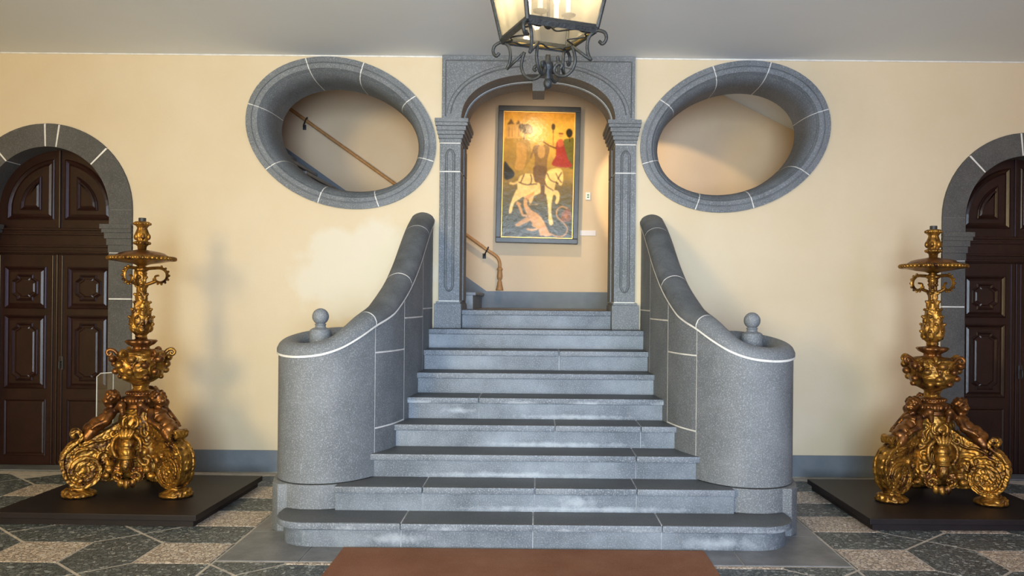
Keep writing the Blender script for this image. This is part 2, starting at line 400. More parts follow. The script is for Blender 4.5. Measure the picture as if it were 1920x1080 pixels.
# floor tiles: pale squares and dark hexagons whose tips meet on a square lattice
PX, PY = .93, .845
def clip(poly, a, b, c):      # keep a*x+b*y<=c
    out = []
    for i, p in enumerate(poly):
        q = poly[(i+1) % len(poly)]
        dp, dq = a*p[0]+b*p[1]-c, a*q[0]+b*q[1]-c
        if dp <= 0: out.append(p)
        if dp * dq < 0:
            t = dp / (dp - dq); out.append((p[0]+(q[0]-p[0])*t, p[1]+(q[1]-p[1])*t))
    return out
def area2(p): return abs(sum(p[i][0]*p[(i+1) % len(p)][1]-p[(i+1) % len(p)][0]*p[i][1] for i in range(len(p))))/2
def shrink(poly, d):
    n = len(poly); A = sum(poly[i][0]*poly[(i+1) % n][1]-poly[(i+1) % n][0]*poly[i][1] for i in range(n))
    p = [Vector(q) for q in (poly if A > 0 else poly[::-1])]; out = []
    for i in range(n):
        e0 = (p[i]-p[i-1]).normalized(); e1 = (p[(i+1) % n]-p[i]).normalized()
        n0 = Vector((-e0.y, e0.x)); n1 = Vector((-e1.y, e1.x)); m = n0 + n1
        den = 1 + n0.dot(n1)
        out.append(tuple(p[i] + m * (d / max(den, .25))))
    return out
def lay(poly, m, gap):
    regs = []
    for reg in (((-1, 0, RX-.02), (1, 0, -1.972), (0, 1, -.002)), ((-1, 0, 1.972), (1, 0, 0), (0, 1, -2.662))):
        q = poly
        for h in reg: q = clip(q, *h) if q else q
        q2 = []
        for p in q or []:
            if not q2 or (abs(p[0]-q2[-1][0])+abs(p[1]-q2[-1][1])) > 1e-3: q2.append(p)
        if len(q2) > 2 and (abs(q2[0][0]-q2[-1][0])+abs(q2[0][1]-q2[-1][1])) < 1e-3: q2.pop()
        if len(q2) > 2 and area2(q2) > .006: regs.append(q2)
    for q in regs:
        q = shrink(q, gap)
        for s in (1, -1):
            obj('mosaic_tile', prism(B(), [(s*x, y) for x, y in q], -.012, 0.0), m, floor)
hx, hy = PX/4, PY/4
for i in range(-4, 4):
    for j in range(-3, 3):
        cx, cy = -2.685 + i*PX, -2.07 + j*PY       # tip lattice
        if cx + PX < -6.6 or cy > .6: continue
        # pale square lies diagonally between four tips
        sx, sy = cx + PX/2, cy - PY/2
        if cy - PY < -5.2: continue
        lay([(sx-hx, sy-hy), (sx+hx, sy-hy), (sx+hx, sy+hy), (sx-hx, sy+hy)], M['peb_l'], .003)
        # dark hexagon pointing up and down, on the vertical line through the tips
        lay([(cx, cy), (cx-hx, cy-hy), (cx-hx, cy-PY+hy), (cx, cy-PY), (cx+hx, cy-PY+hy), (cx+hx, cy-hy)], M['peb_d'], .011)
        lay([(cx, cy), (cx+hx, cy-hy), (cx+PX-hx, cy-hy), (cx+PX, cy), (cx+PX-hx, cy+hy), (cx+hx, cy+hy)], M['peb_d'], .011)
# slab border round the foot of the stairs
g = .004
for x0, x1 in ((-1.965, -1.45), (-1.45, -.5), (-.5, .42), (.42, 1.30), (1.30, 1.965)):
    obj('paving_slab', bx(x0+g, x1-g, -2.65, -2.0, -.03, .003, bev=.002), M['slab'], floor)
for s in (-1, 1):
    for y0, y1 in ((-2.0, -1.1), (-1.1, -.002)):
        obj('paving_slab', bx(min(s*1.72, s*1.965), max(s*1.72, s*1.965), y0+g, y1-g, -.03, .003, bev=.002), M['slab'], floor)
# painted baseboards
for nm, x0, x1, lb in (('baseboard_left', -3.79, -1.80, 'slate grey painted baseboard between left door and stairs'),
                       ('baseboard_right', 1.80, 3.79, 'slate grey painted baseboard between stairs and right door')):
    struct(nm, bx(x0, x1, -.018, .01, 0.004, .205, bev=.004), M['base'], lb, 'baseboard')

# thin white paint line where the wall meets the ceiling
for nm, x0, x1, lb in (('trim_1', -RX, -.90, 'thin white line along the ceiling left of the arch'), ('trim_2', .90, RX, 'thin white line along the ceiling right of the arch')):
    struct(nm, bx(x0, x1, -.006, .004, CEIL-.014, CEIL-.001), M['mortar'], lb, 'trim')
# ------------------------------------------------------------------ oval openings: eight moulded stones each
def oval_prof(o=0.0):
    if o:
        return [(u + (.002 if y > -.029 and u < .01 else -.0015 if y > .1 else 0), y + (.0025 if y < .1 else 0)) for u, y in oval_prof()]
    # (inset from the outer ellipse, depth y)
    return [(.004, .012), (.0, -.028+o), (.052, -.034+o), (.056, -.024+o), (.062, -.024+o), (.066, -.032+o), (.105, -.026+o), (.118, -.006+o), (.123, .002+o),
            (.128, -.004+o), (.150, .025+o), (.170, .075+o), (.184, .14+o), (.190, .22+o), (.192, .46), (.13, .46), (.13, .05), (.06, .012)]
def oval_stone(s, t0, t1, gap, o=0.0):
    bm = B(); n = max(4, int(abs(t1-t0)/(2*PI)*72)); rings = []
    pr = oval_prof(o)
    for k in range(n+1):
        t = t0 + gap + (t1 - t0 - 2*gap) * k / n
        rings.append([bm.verts.new((lambda q: (q[0], y, q[1]))(ellipse_pt(s, t, OV['a']-u, OV['b']-u))) for u, y in pr])
    m = len(pr)
    for a, b in zip(rings, rings[1:]):
        for k in range(m): bm.faces.new((a[k], a[(k+1) % m], b[(k+1) % m], b[k]))
    bm.faces.new(rings[0][::-1]); bm.faces.new(rings[-1])
    return bm
def oval_t(px, py, s):
    x, z = (px-1006+.0095*(py-562))/201.3, 1.63-(py-562-.0095*(px-1006))/201.3
    X = x + OV['u'] if s < 0 else OV['u'] - x
    Z = z - OV['z']; ca, sa = math.cos(OV['th']), math.sin(OV['th'])
    return math.atan2((X*sa + Z*ca)/OV['b'], (X*ca - Z*sa)/OV['a']) % (2*PI)
joints = {-1: [(575, 112), (684, 117), (776, 183), (815, 304), (709, 384), (597, 381), (503, 317), (466, 195)],
          1: [(1336, 126), (1443, 122), (1545, 208), (1508, 325), (1412, 390), (1300, 398), (1198, 310), (1241, 190)]}
for s, nm, lb in ((-1, 'window_1', 'left oval opening framed in moulded grey stone'), (1, 'window_2', 'right oval opening framed in moulded grey stone')):
    bm = oval_stone(s, 0, 2*PI, 0, .006)
    w = struct(nm, bm, M['mortar'], lb, 'window', angle=.6)
    ts = sorted(oval_t(*p, s) for p in joints[s])
    for k, t in enumerate(ts):
        t2 = ts[k+1] if k+1 < len(ts) else ts[0] + 2*PI
        obj('frame_stone', oval_stone(s, t, t2, .0062), M['stone'], w, angle=.6)

# ------------------------------------------------------------------ arched doors
def ring_sector(bm, cx, zc, ri, ro, a0, a1, y0, y1, n=10):
    poly = [(cx + ro*math.cos(a0+(a1-a0)*k/n), zc + ro*math.sin(a0+(a1-a0)*k/n)) for k in range(n+1)]
    poly += [(cx + ri*math.cos(a1-(a1-a0)*k/n), zc + ri*math.sin(a1-(a1-a0)*k/n)) for k in range(n+1)]
    return prism(bm, poly, y0, y1, 'y', bev=.006)
def moulded_panel(poly, y, name, parent, w=.018, h=.016):
    """raised bolection frame with a raised field inside it, facing -y"""
    p0 = poly; p1 = shrink(poly, w*.5); p2 = shrink(poly, w); p3 = shrink(poly, w*1.5); p4 = shrink(poly, w*2.4)
    n = len(p0)
    A = sum(p0[i][0]*p0[(i+1) % n][1]-p0[(i+1) % n][0]*p0[i][1] for i in range(n))
    if A < 0: p0 = p0[::-1]
    bm = B()
    L_ = [[bm.verts.new((x, yy, z)) for x, z in p] for p, yy in ((p0, y+.002), (p0, y-h*.6), (p1, y-h), (p2, y-h*.5), (p3, y-h*.05), (p4, y-h*.55))]
    for a, b in zip(L_, L_[1:]):
        for k in range(n): bm.faces.new((a[k], a[(k+1) % n], b[(k+1) % n], b[k]))
    bm.faces.new(L_[-1])
    return obj(name, bm, M['door'], parent)
def notched(x0, x1, z0, z1, c):
    return [(x0+c, z0), (x1-c, z0), (x1-c, z0+c*.7), (x1, z0+c*1.4), (x1, z1-c*1.4), (x1-c, z1-c*.7), (x1-c, z1), (x0+c, z1), (x0+c, z1-c*.7), (x0, z1-c*1.4), (x0, z0+c*1.4), (x0+c, z0+c*.7)]
def make_door(s, nm, lb):
    cx = s * DU; YD = .17
    d = empty(nm, (0, 0, 0)); tag(d, lb, 'door', kind='structure')
    # jambs, imposts and voussoirs of grey stone, pale mortar between them
    core = B()
    for q in (-1, 1):
        a, b = sorted((cx + q*(DR_IN+.004), cx + q*(DR_OUT-.004)))
        box(core, a, b, -.022, .30, 0, DSPR)
    ring_sector(core, cx, DSPR, DR_IN+.004, DR_OUT-.004, 0, PI, -.022, .30, 30)
    core_o = obj('mortar_bed', core, M['mortar'], d)
    for q in (-1, 1):
        for z0, z1 in ((0.0, .62), (.62, 1.60), (1.60, 2.03), (2.03, 2.29)):
            a, b = sorted((cx + q*DR_IN, cx + q*DR_OUT))
            obj('jamb_stone', bx(a, b, -.024, .31, z0+.006, z1-.005, bev=.004), M['stone_door'], d)
        imp = B()
        for k, (z0, z1, ov) in enumerate(((2.03, 2.10, .006), (2.10, 2.16, .02), (2.16, 2.215, .038), (2.215, 2.25, .06), (2.25, 2.295, .075))):
            a, b = sorted((cx + q*(DR_IN-ov), cx + q*(DR_OUT+.0)))
            box(imp, a, b, -.024-ov*.35, .16, z0, z1, bev=.004)
        obj('impost', imp, M['stone_door'], d)
        a, b = sorted((cx + q*DR_IN, cx + q*DR_OUT))
        obj('springer_stone', bx(a, b, -.024, .31, 2.295, DSPR-.0, bev=.004), M['stone_door'], d)
    cuts = [0, .80, 1.43, 1.60, 2.28, PI] if s < 0 else [0, .85, 1.5, 1.66, 2.33, PI]
    for a0, a1 in zip(cuts, cuts[1:]):
        e = .009 if a0 > 0 else 0; f = .009 if a1 < PI else 0
        obj('voussoir', ring_sector(B(), cx, DSPR, DR_IN, DR_OUT, a0+e, a1-f, -.024, .31, 8), M['stone_door'], d)
    obj('threshold', bx(cx-DR_IN-.02, cx+DR_IN+.02, -.05, .34, .004, .012), M['slab'], d)
    # fixed rails and lunette
    lun = obj('lunette', prism(B(), arch_poly(cx, DR_IN+.03, 2.265, DSPR, 24), YD+.03, YD+.09, 'y'), M['door'], d)
    for q in (-1, 1):
        r = DR_IN-.08; zb = 2.35
        pts = [(cx + q*.05, zb), (cx + q*r, zb)]
        am = math.pi/2 - math.asin(.05/r)
        pts += [(cx + q*r*math.cos(am*k/12), DSPR + r*math.sin(am*k/12)) for k in range(1, 13)]
        moulded_panel(pts, YD+.03, 'lunette_panel', lun, w=.022)
        r2 = r-.13
        am2 = math.pi/2 - math.asin(.17/r2)
        pts = [(cx + q*.17, zb+.09), (cx + q*(r2), zb+.09)] + [(cx + q*r2*math.cos(am2*k/10), DSPR+.02 + (r2-.02)*math.sin(am2*k/10)) for k in range(2, 11)]
        moulded_panel(pts, YD+.018, 'inner_moulding', lun, w=.018)
    obj('lunette_post', bx(cx-.014, cx+.014, YD, YD+.04, 2.27, DSPR+DR_IN+.01, bev=.004), M['door'], d)
    tr = B(); box(tr, cx-DR_IN-.03, cx+DR_IN+.03, YD-.005, YD+.09, 2.02, 2.27, bev=.004)
    for z in (2.03, 2.085, 2.20, 2.245): box(tr, cx-DR_IN-.03, cx+DR_IN+.03, YD-.03, YD+.02, z, z+.022, bev=.006)
    obj('transom', tr, M['door'], d)
    for q in (-1, 1):
        a, b = sorted((cx + q*.003, cx + q*(DR_IN+.02)))
        leaf = obj('leaf', bx(a, b, YD, YD+.06, .014, 2.018, bev=.004), M['door'], d)
        i0, i1 = sorted((cx + q*.10, cx + q*.50))
        moulded_panel([(i0, 1.50), (i1, 1.50), (i1, 1.90), (i0, 1.90)], YD, 'door_panel', leaf, w=.022, h=.018)
        moulded_panel([(i0, .74), (i1, .74), (i1, 1.44), (i0, 1.44)], YD, 'door_panel', leaf, w=.022, h=.018)
        moulded_panel([(i0, .10), (i1, .10), (i1, .64), (i0, .64)], YD, 'door_panel', leaf, w=.014, h=.01)
        moulded_panel(notched(i0+.075, i1-.075, 1.575, 1.825, .045), YD-.006, 'panel_moulding', leaf, w=.02, h=.018)
        moulded_panel(notched(i0+.075, i1-.075, .815, 1.365, .045), YD-.006, 'panel_moulding', leaf, w=.02, h=.018)
        st = B()
        for u in (.045, .545):
            a, b = sorted((cx + q*(u-.008), cx + q*(u+.008))); box(st, a, b, YD-.014, YD+.004, .02, 2.01, bev=.004)
        obj('stile_bead', st, M['door'], leaf)
    lk = B(); box(lk, cx+.025, cx+.065, YD-.012, YD+.002, .92, 1.05, bev=.004)
    tube(lk, [(cx+.045, YD-.01, 1.0), (cx+.045, YD-.04, 1.0), (cx+.045, YD-.045, .94)], .008)
    obj('lock_plate', lk, M['iron'], d)
    return d
make_door(-1, 'door_1', 'left dark brown panelled double door under a grey stone arch')
make_door(1, 'door_2', 'right near-black panelled double door under a grey stone arch')

# ------------------------------------------------------------------ central stone archway
arc = empty('stone_archway', (0, 0, 1.36))
tag(arc, 'grey stone archway with pilasters and basket arch at the head of the stairs', 'archway')
def aobj(name, bm, m=M['stone'], **k):
    xf(bm, Matrix.Translation((0, 0, -1.36))); return obj(name, bm, m, arc, **k)
AW, AZ, AR = .715, 3.29, .43
def basket(w, r, n=36):
    e = 2/2.25
    return [(-w*math.copysign(abs(math.cos(PI*k/n))**e, math.cos(PI*k/n)), AZ + r*math.sin(PI*k/n)**e) for k in range(n+1)]
for s in (-1, 1):
    a = [p for p in basket(AW, AR) if p[0]*s >= -1e-6]
    a = a if s > 0 else a
    pts = a + [(s*.895, AZ), (s*.895, CEIL-.004), (0, CEIL-.004)] if s > 0 else [(-.895, AZ)] + a + [(0, CEIL-.004), (-.895, CEIL-.004)]
    if s > 0: pts = a + [(.895, AZ), (.895, CEIL-.004), (0, CEIL-.004)]
    sp = aobj('spandrel', prism(B(), pts, -.045, .22, 'y'))
    # carved fillets on the spandrel face
    loop = [(s*x, -.046, z-1.36) for x, z in [(.86, AZ+.03), (.86, CEIL-.05), (.12, CEIL-.05)]]
    out = [p for p in basket(AW+.10, AR+.075) if p[0] > .10 and p[1] > AZ+.03]
    out = sorted(out, key=lambda p: p[0])
    obj('carved_fillet', tube(B(), loop, .007, 6), M['stone_cope'], sp)
    obj('carved_fillet', tube(B(), [(s*x, -.046, z-1.36) for x, z in out], .007, 6), M['stone_cope'], sp)
    out2 = sorted([p for p in basket(AW+.135, AR+.105) if p[0] > .3 and p[1] > AZ+.03], key=lambda p: p[0])
    obj('carved_fillet', tube(B(), [(s*x, -.046, z-1.36) for x, z in out2], .004, 6), M['stone_cope'], sp)
    pts2 = [p for p in basket(AW-.016, AR-.016) if p[0]*s >= -1e-6]
    pts2 = pts2 + [(.87, AZ), (.87, CEIL-.01), (0, CEIL-.01)] if s > 0 else [(-.87, AZ)] + pts2 + [(0, CEIL-.01), (-.87, CEIL-.01)]
    aobj('arch_lining', prism(B(), pts2, .225, .52, 'y'))
    aobj('mortar_line', tube(B(), [(x, .2225, z) for x, z in basket(AW-.002, AR-.002) if x*s >= -1e-6], .0026, 6), M['mortar'])
    # pilaster
    def px(u0, u1, y0, y1, z0, z1, bev=.004):
        a_, b_ = sorted((s*u0, s*u1)); return bx(a_, b_, y0, y1, z0, z1, bev=bev)
    aobj('mortar_bed', px(.7165, .9085, -.0435, .215, 1.40, 3.27), M['mortar'])
    pl = px(.695, .945, -.085, .52, 1.36, 1.585)
    box(pl, *sorted((s*.705, s*.93)), -.068, .52, 1.585, 1.606, bev=.004)
    aobj('pilaster_base', pl)
    for z0, z1 in ((1.614, 2.806), (2.814, 3.07)):
        sh = px(AW, .91, -.045, .22, z0, z1); box(sh, *sorted((s*(AW-.012), s*.87)), .225, .52, z0, z1, bev=.003)
        so = aobj('pilaster_shaft', sh)
        zz0, zz1 = (1.70, 2.80) if z0 < 2 else (2.82, 3.02)
        for du, rr in ((.055, .006), (.072, .004)):
            u0, u1 = AW+du, .91-du
            if z0 < 2: loop = [(u0, zz1), (u0, zz0+.05), (u0+.02, zz0+.012), ((u0+u1)/2, zz0), (u1-.02, zz0+.012), (u1, zz0+.05), (u1, zz1)]
            else: loop = [(u0, zz0), (u0, zz1-.05), (u0+.02, zz1-.012), ((u0+u1)/2, zz1), (u1-.02, zz1-.012), (u1, zz1-.05), (u1, zz0)]
            obj('carved_fillet', tube(B(), [(s*u, -.046, z-1.36) for u, z in loop], rr, 6), M['stone_cope'], so)
    cp = B()
    for z0, z1, ov in ((3.078, 3.115, .008), (3.115, 3.15, .022), (3.15, 3.185, .036), (3.185, 3.225, .05), (3.225, 3.255, .066), (3.255, 3.292, .074)):
        box(cp, *sorted((s*(AW-ov), s*(.91+ov*.55))), -.045-ov, .52, z0, z1, bev=.005)
    aobj('capital', cp)
aobj('keystone', bx(-.058, .058, .10, .45, 3.60, 3.73, bev=.006))

# ------------------------------------------------------------------ the staircase
RISE, RUN, Y1 = .17, .30, -2.35
st = empty('stone_staircase', (0, -2.35, 0))
tag(st, 'flared grey stone staircase with curved side walls rising to the arch', 'staircase')
def sobj(name, bm, m=M['stone'], parent=None, **k):
    xf(bm, Matrix.Translation((0, 2.35, 0))); return obj(name, bm, m, parent or st, **k)
INNER = [(.968, .0), (.966, -.25), (.966, -.55), (.980, -.88), (1.012, -1.18), (1.06, -1.46), (1.10, -1.60), (1.165, -1.75), (1.255, -1.89), (1.36, -1.985),
         (1.48, -2.03), (1.61, -2.03), (1.715, -1.985), (1.80, -1.90), (1.855, -1.78), (1.873, -1.63), (1.84, -1.46), (1.74, -1.33), (1.62, -1.25), (1.49, -1.235), (1.37, -1.28)]
ZB = [2.33, 2.235, 2.09, 1.88, 1.69, 1.54, 1.48, 1.425, 1.345, 1.275, 1.232, 1.215, 1.213, 1.220, 1.232, 1.248, 1.266, 1.285, 1.30, 1.305, 1.30]
path = catmull([(u, y, z) for (u, y), z in zip(INNER, ZB)], 6)
NP = len(path)
def idx_y(y):      # station on the rising part
    return min(range(7*6+1), key=lambda i: abs(path[i].y - y))
def side_in(i, w):   # point offset inwards (away from the visible face)
    a = path[max(i-1, 0)]; b = path[min(i+1, NP-1)]
    t = Vector((b.x-a.x, b.y-a.y)).normalized()
    n = Vector((-t.y, t.x))                 # left of the travelling direction: outwards from the stairs' middle
    return Vector((path[i].x + n.x*w, path[i].y + n.y*w))
def wall_w(i):
    f = min(1, max(0, (i/6 - 6) / 4)); return .20*(1-f) + .15*f
def wall_u(y):
    P = path[:7*6+7]
    for a, b in zip(P, P[1:]):
        if b.y <= y <= a.y: return a.x + (b.x-a.x)*(y-a.y)/((b.y-a.y) or 1)
    return 1.0
J1, J2, J3, J4 = idx_y(-1.75), idx_y(-1.27), idx_y(-.66), 0
def wall_block(s, i0, i1, z0, z1, eo=.0):
    """piece of the curved side wall between two stations; z1 None = follow the coping"""
    bm = B(); rings = []
    for i in range(i0, i1+1):
        p = path[i]; q = side_in(i, wall_w(i)-eo); n = side_in(i, eo)
        zt = p.z if z1 is None else min(z1, p.z)
        rings.append([bm.verts.new((s*n.x, n.y, z0)), bm.verts.new((s*n.x, n.y, zt)), bm.verts.new((s*q.x, q.y, zt)), bm.verts.new((s*q.x, q.y, z0))])
    # pull the two ends in by a hair for the joint
    for ring, other in ((rings[0], rings[1]), (rings[-1], rings[-2])):
        for v, w in zip(ring, other):
            d = (w.co - v.co); d.z = 0
            if d.length > 1e-6: v.co += d.normalized() * (.0065 if eo == 0 else 0)
    for a, b in zip(rings, rings[1:]):
        for k in range(4): bm.faces.new((a[k], a[(k+1) % 4], b[(k+1) % 4], b[k]))
    bm.faces.new(rings[0]); bm.faces.new(rings[-1][::-1])
    return bm
def cope_piece(s, i0, i1, first, last, e=0.0):
    bm = B(); rings = []
    for i in range(i0, i1+1):
        p = path[i]; w = wall_w(i); ring = []
        slope = 0
        a, b = path[max(i-1, 0)], path[min(i+1, NP-1)]
        hd = math.hypot(b.x-a.x, b.y-a.y); slope = abs(b.z-a.z)/max(hd, 1e-5); st_ = min(1.25, math.sqrt(1+slope*slope))
        for q in range(13):
            f = q/12
            lat = -.012 + e + (w+.024-2*e)*f
            h = (.022 + .066*math.sin(PI*f)**.55) * st_ - e
            n = side_in(i, lat); ring.append(bm.verts.new((s*n.x, n.y, p.z+h)))
        for lat in (w+.012-e, -.012+e):
            n = side_in(i, lat); ring.append(bm.verts.new((s*n.x, n.y, p.z+.002)))
        rings.append(ring)
    for (ring, other, fl) in ((rings[0], rings[1], first), (rings[-1], rings[-2], last)):
        if fl: continue
        for v, w in zip(ring, other):
            d = w.co - v.co
            if d.length > 1e-6: v.co += d.normalized()*.006
    for a, b in zip(rings, rings[1:]):
        m = len(a)
        for k in range(m): bm.faces.new((a[k], a[(k+1) % m], b[(k+1) % m], b[k]))
    bm.faces.new(rings[0]); bm.faces.new(rings[-1][::-1])
    return bm
def drum_outline(off=0.0):
    pts = []
    for i in range(J1, NP):
        n = side_in(i, off); pts.append((n.x, n.y))
    q = side_in(J1, wall_w(J1)); pts.append((1.33, -1.38)); pts.append((q.x, q.y+.03))
    return pts
for s in (-1, 1):
    side = 'left' if s < 0 else 'right'
    # mortar core showing in the joints, then the stone blocks
    sobj('mortar_bed', wall_block(s, 0, J1, .02, None, .0012), M['mortar'])
    for i0, i1, cuts in ((J2, J1, (.30, .688, 1.236, None)), (J3, J2, (.6, 1.478, None)), (0, J3, (.9, 1.545, None))):
        for z0, z1 in zip(cuts, cuts[1:]):
            sobj('wall_block', wall_block(s, i0, i1, z0+.0055, None if z1 is None else z1-.0055), angle=.7)
    # drum: one smooth curved stone, its top following the coping
    bm = B(); out = drum_outline()
    zs_ = [path[i].z for i in range(J1, NP)] + [1.34, 1.40]
    lo = [bm.verts.new((s*x, y, .345)) for x, y in out]; hi = [bm.verts.new((s*x, y, z)) for (x, y), z in zip(out, zs_)]
    n = len(out)
    for k in range(n): bm.faces.new((lo[k], lo[(k+1) % n], hi[(k+1) % n], hi[k]))
    bm.faces.new(lo[::-1])
    drum = sobj('newel_drum', bm, angle=.7)
    drum['label'] = 'smooth drum-shaped newel at the foot of the %s side wall' % side
    sobj('newel_base', prism(B(), [(s*x, y) for x, y in drum_outline(-.016)], .172, .338, bev=.006), angle=.7)
    sobj('newel_plinth', prism(B(), [(s*x, y) for x, y in ((1.50, -2.0), (1.785, -2.0), (1.84, -1.94), (1.882, -1.76), (1.895, -1.6), (1.86, -1.42), (1.75, -1.29), (1.5, -1.21), (1.2, -1.2), (1.2, -1.9))], .004, .335, bev=.008), angle=.7)
    # recessed top of the drum with the ball finial
    flr = [(s*side_in(i, .10).x, side_in(i, .10).y) for i in range(9*6, NP)]
    top = sobj('newel_top', prism(B(), flr, 1.18, 1.262), M['stone'], drum)
    f = B(); fx, fy = s*1.585, -1.66
    lathe(f, [(.072, 1.262), (.078, 1.275), (.080, 1.37), (.074, 1.395), (.058, 1.405), (.040, 1.412), (.036, 1.425), (.042, 1.433), (.036, 1.441)]
          + [(.060*math.sin(a), 1.492-.060*math.cos(a)) for a in [.55+k*(PI-.56)/14 for k in range(15)]], 28, fx, fy)
    sobj('ball_finial', f, M['stone'], drum, angle=.7)
    brk = [0, idx_y(-.42), idx_y(-1.13), J1, NP-1]
    cb = cope_piece(s, 0, NP-1, True, True, .0015)
    for v in cb.verts: v.co.z += .011
    sobj('mortar_bed', cb, M['mortar'])
    bed = B(); rings = []
    for i in range(NP):
        w = wall_w(i); rings.append([bed.verts.new((s*side_in(i, l_).x, side_in(i, l_).y, path[i].z + h_)) for l_, h_ in ((-.0125, -.001), (-.0125, .014), (w+.0125, .014), (w+.0125, -.001))])
    for a, b in zip(rings, rings[1:]):
        for k in range(4): bed.faces.new((a[k], a[(k+1) % 4], b[(k+1) % 4], b[k]))
    bed.faces.new(rings[0]); bed.faces.new(rings[-1][::-1])
    sobj('mortar_bed', bed, M['mortar'])
    for k, (a, b) in enumerate(zip(brk, brk[1:])):
        cp = cope_piece(s, a, b, k == 0, k == 3)
        for v in cp.verts: v.co.z += .011
        sobj('coping_stone', cp, M['stone_cope'] if k < 3 else M['stone'], angle=.7)

def step1_outline(o=0.0):
    pts = []
    R_ = .24
    hw = 1.70 + o; yf = Y1 - o
    pts.append((-hw, -1.90))
    for k in range(9):
        a = PI + (PI/2)*k/8
        pts.append((-hw+R_ + R_*math.cos(a), yf+R_ + R_*math.sin(a)))
    return pts + [(-x, y) for x, y in pts[::-1]]
def strip(outl, x0, x1):
    q = clip(outl, -1, 0, -x0); q = clip(q, 1, 0, x1); return q
JT = {1: [-.87, -.01, .83], 2: [-.77, 0.0, .70], 3: [.73], 4: [.15, .80], 5: [-.45], 6: [], 7: [.2], 8: [], 9: []}
g = .0022
for i in range(1, 10):
    y0 = Y1 + (i-1)*RUN; zt = i*RISE; zb = zt - RISE; tk = .047
    yb = y0 + RUN + .02
    hw = {1: 1.8, 2: 1.372, 9: .70}.get(i) or wall_u(y0-.03) + .012
    if i == 8: hw = .966
    if i == 1:
        core = sobj('step', prism(B(), step1_outline(-.003), .004, .166), M['step_mortar'])
    else:
        core = sobj('step', bx(-hw+.006, hw-.006, y0+.005, yb if i < 9 else .6, zb-.02, zt-.004), M['step_mortar'])
    xs = [-hw] + JT[i] + [hw]
    if i == 1: xs[0], xs[-1] = -1.9, 1.9
    for a, b in zip(xs, xs[1:]):
        ga = g if a != xs[0] else 0; gb = g if b != xs[-1] else 0
        if i == 1:
            sobj('riser_stone', prism(B(), strip(step1_outline(), a+ga, b-gb), .004, zt-tk), M['stone_step'], core, angle=.5)
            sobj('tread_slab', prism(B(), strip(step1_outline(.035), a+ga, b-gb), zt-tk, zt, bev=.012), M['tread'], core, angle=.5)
        else:
            sobj('riser_stone', bx(a+ga, b-gb, y0, y0+.06, zb, zt-tk), M['stone_step'], core)
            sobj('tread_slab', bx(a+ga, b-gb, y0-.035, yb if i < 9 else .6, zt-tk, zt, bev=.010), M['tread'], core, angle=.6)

# ------------------------------------------------------------------ the stairwell behind the arch
YW = 2.0
struct('wall_stairwell', bx(-6.3, 5.2, YW, YW+.25, 0, 6.0), M['wall_in'], 'warm cream wall behind the arch where the painting hangs', 'wall')
struct('wall_stairwell_left', bx(-6.5, -6.3, T, YW+.25, 0, 6.0), M['wall_in'], 'cream end wall at the top of the upper flight', 'wall')
struct('wall_stairwell_right', bx(5.2, 5.4, T, YW+.25, 0, 6.0), M['wall_in'], 'cream end wall to the right of the landing', 'wall')
struct('wall_stairwell_front', bx(-6.5, 5.4, T-.25, T, CEIL+.25, 6.0), M['wall_in'], 'cream wall above the hall ceiling facing the stairwell', 'wall')
struct('ceiling_stairwell', bx(-6.5, 5.4, T-.25, YW+.25, 6.0, 6.2), M['wall_in'], 'cream ceiling high over the stairwell', 'ceiling')
struct('floor_landing', bx(-.64, 5.2, .6, YW, 1.33, 1.53), M['slab'], 'grey stone landing behind the arch', 'floor')
# sloping soffit seen through the right oval
struct('ceiling_slope', prism(B(), [(1.55, 4.34), (5.2, 2.55), (5.2, 3.0), (1.75, 4.75)], T, YW, 'y'), M['ceil'],
       'pale sloping soffit glimpsed through the right oval', 'ceiling')
up = empty('upper_staircase', (-.64, .6, 1.53))
tag(up, 'dark stone upper flight climbing left from the landing', 'staircase')
for k in range(17):
    x1 = -.64 - k*.245; z1 = 1.53 + (k+1)*.172
    bm = bx(x1-.245, x1, T+.125, YW-.002, max(0, z1-.5), z1-.035)
    o = obj('step', xf(bm, Matrix.Translation((.64, -.6, -1.53))), M['slab'], up)
    bm = bx(x1-.25, x1+.03, T+.125, YW-.002, z1-.035, z1, bev=.008)
    obj('tread_slab', xf(bm, Matrix.Translation((.64, -.6, -1.53))), M['slab'], o)
da = [(-.585, 1.53), (-.585, 1.725)] + [(-4.7, 1.725+.70*4.115), (-4.7, 1.53+.70*4.0), (-.75, 1.53)]
struct('baseboard_stairwell_slope', prism(B(), da, YW-.014, YW-.0005, 'y'), M['base'], 'slate grey dado rising beside the upper flight', 'baseboard')
struct('baseboard_stairwell', bx(-.585, 5.19, YW-.014, YW-.0005, 1.531, 1.725), M['base'], 'slate grey baseboard along the landing wall', 'baseboard')
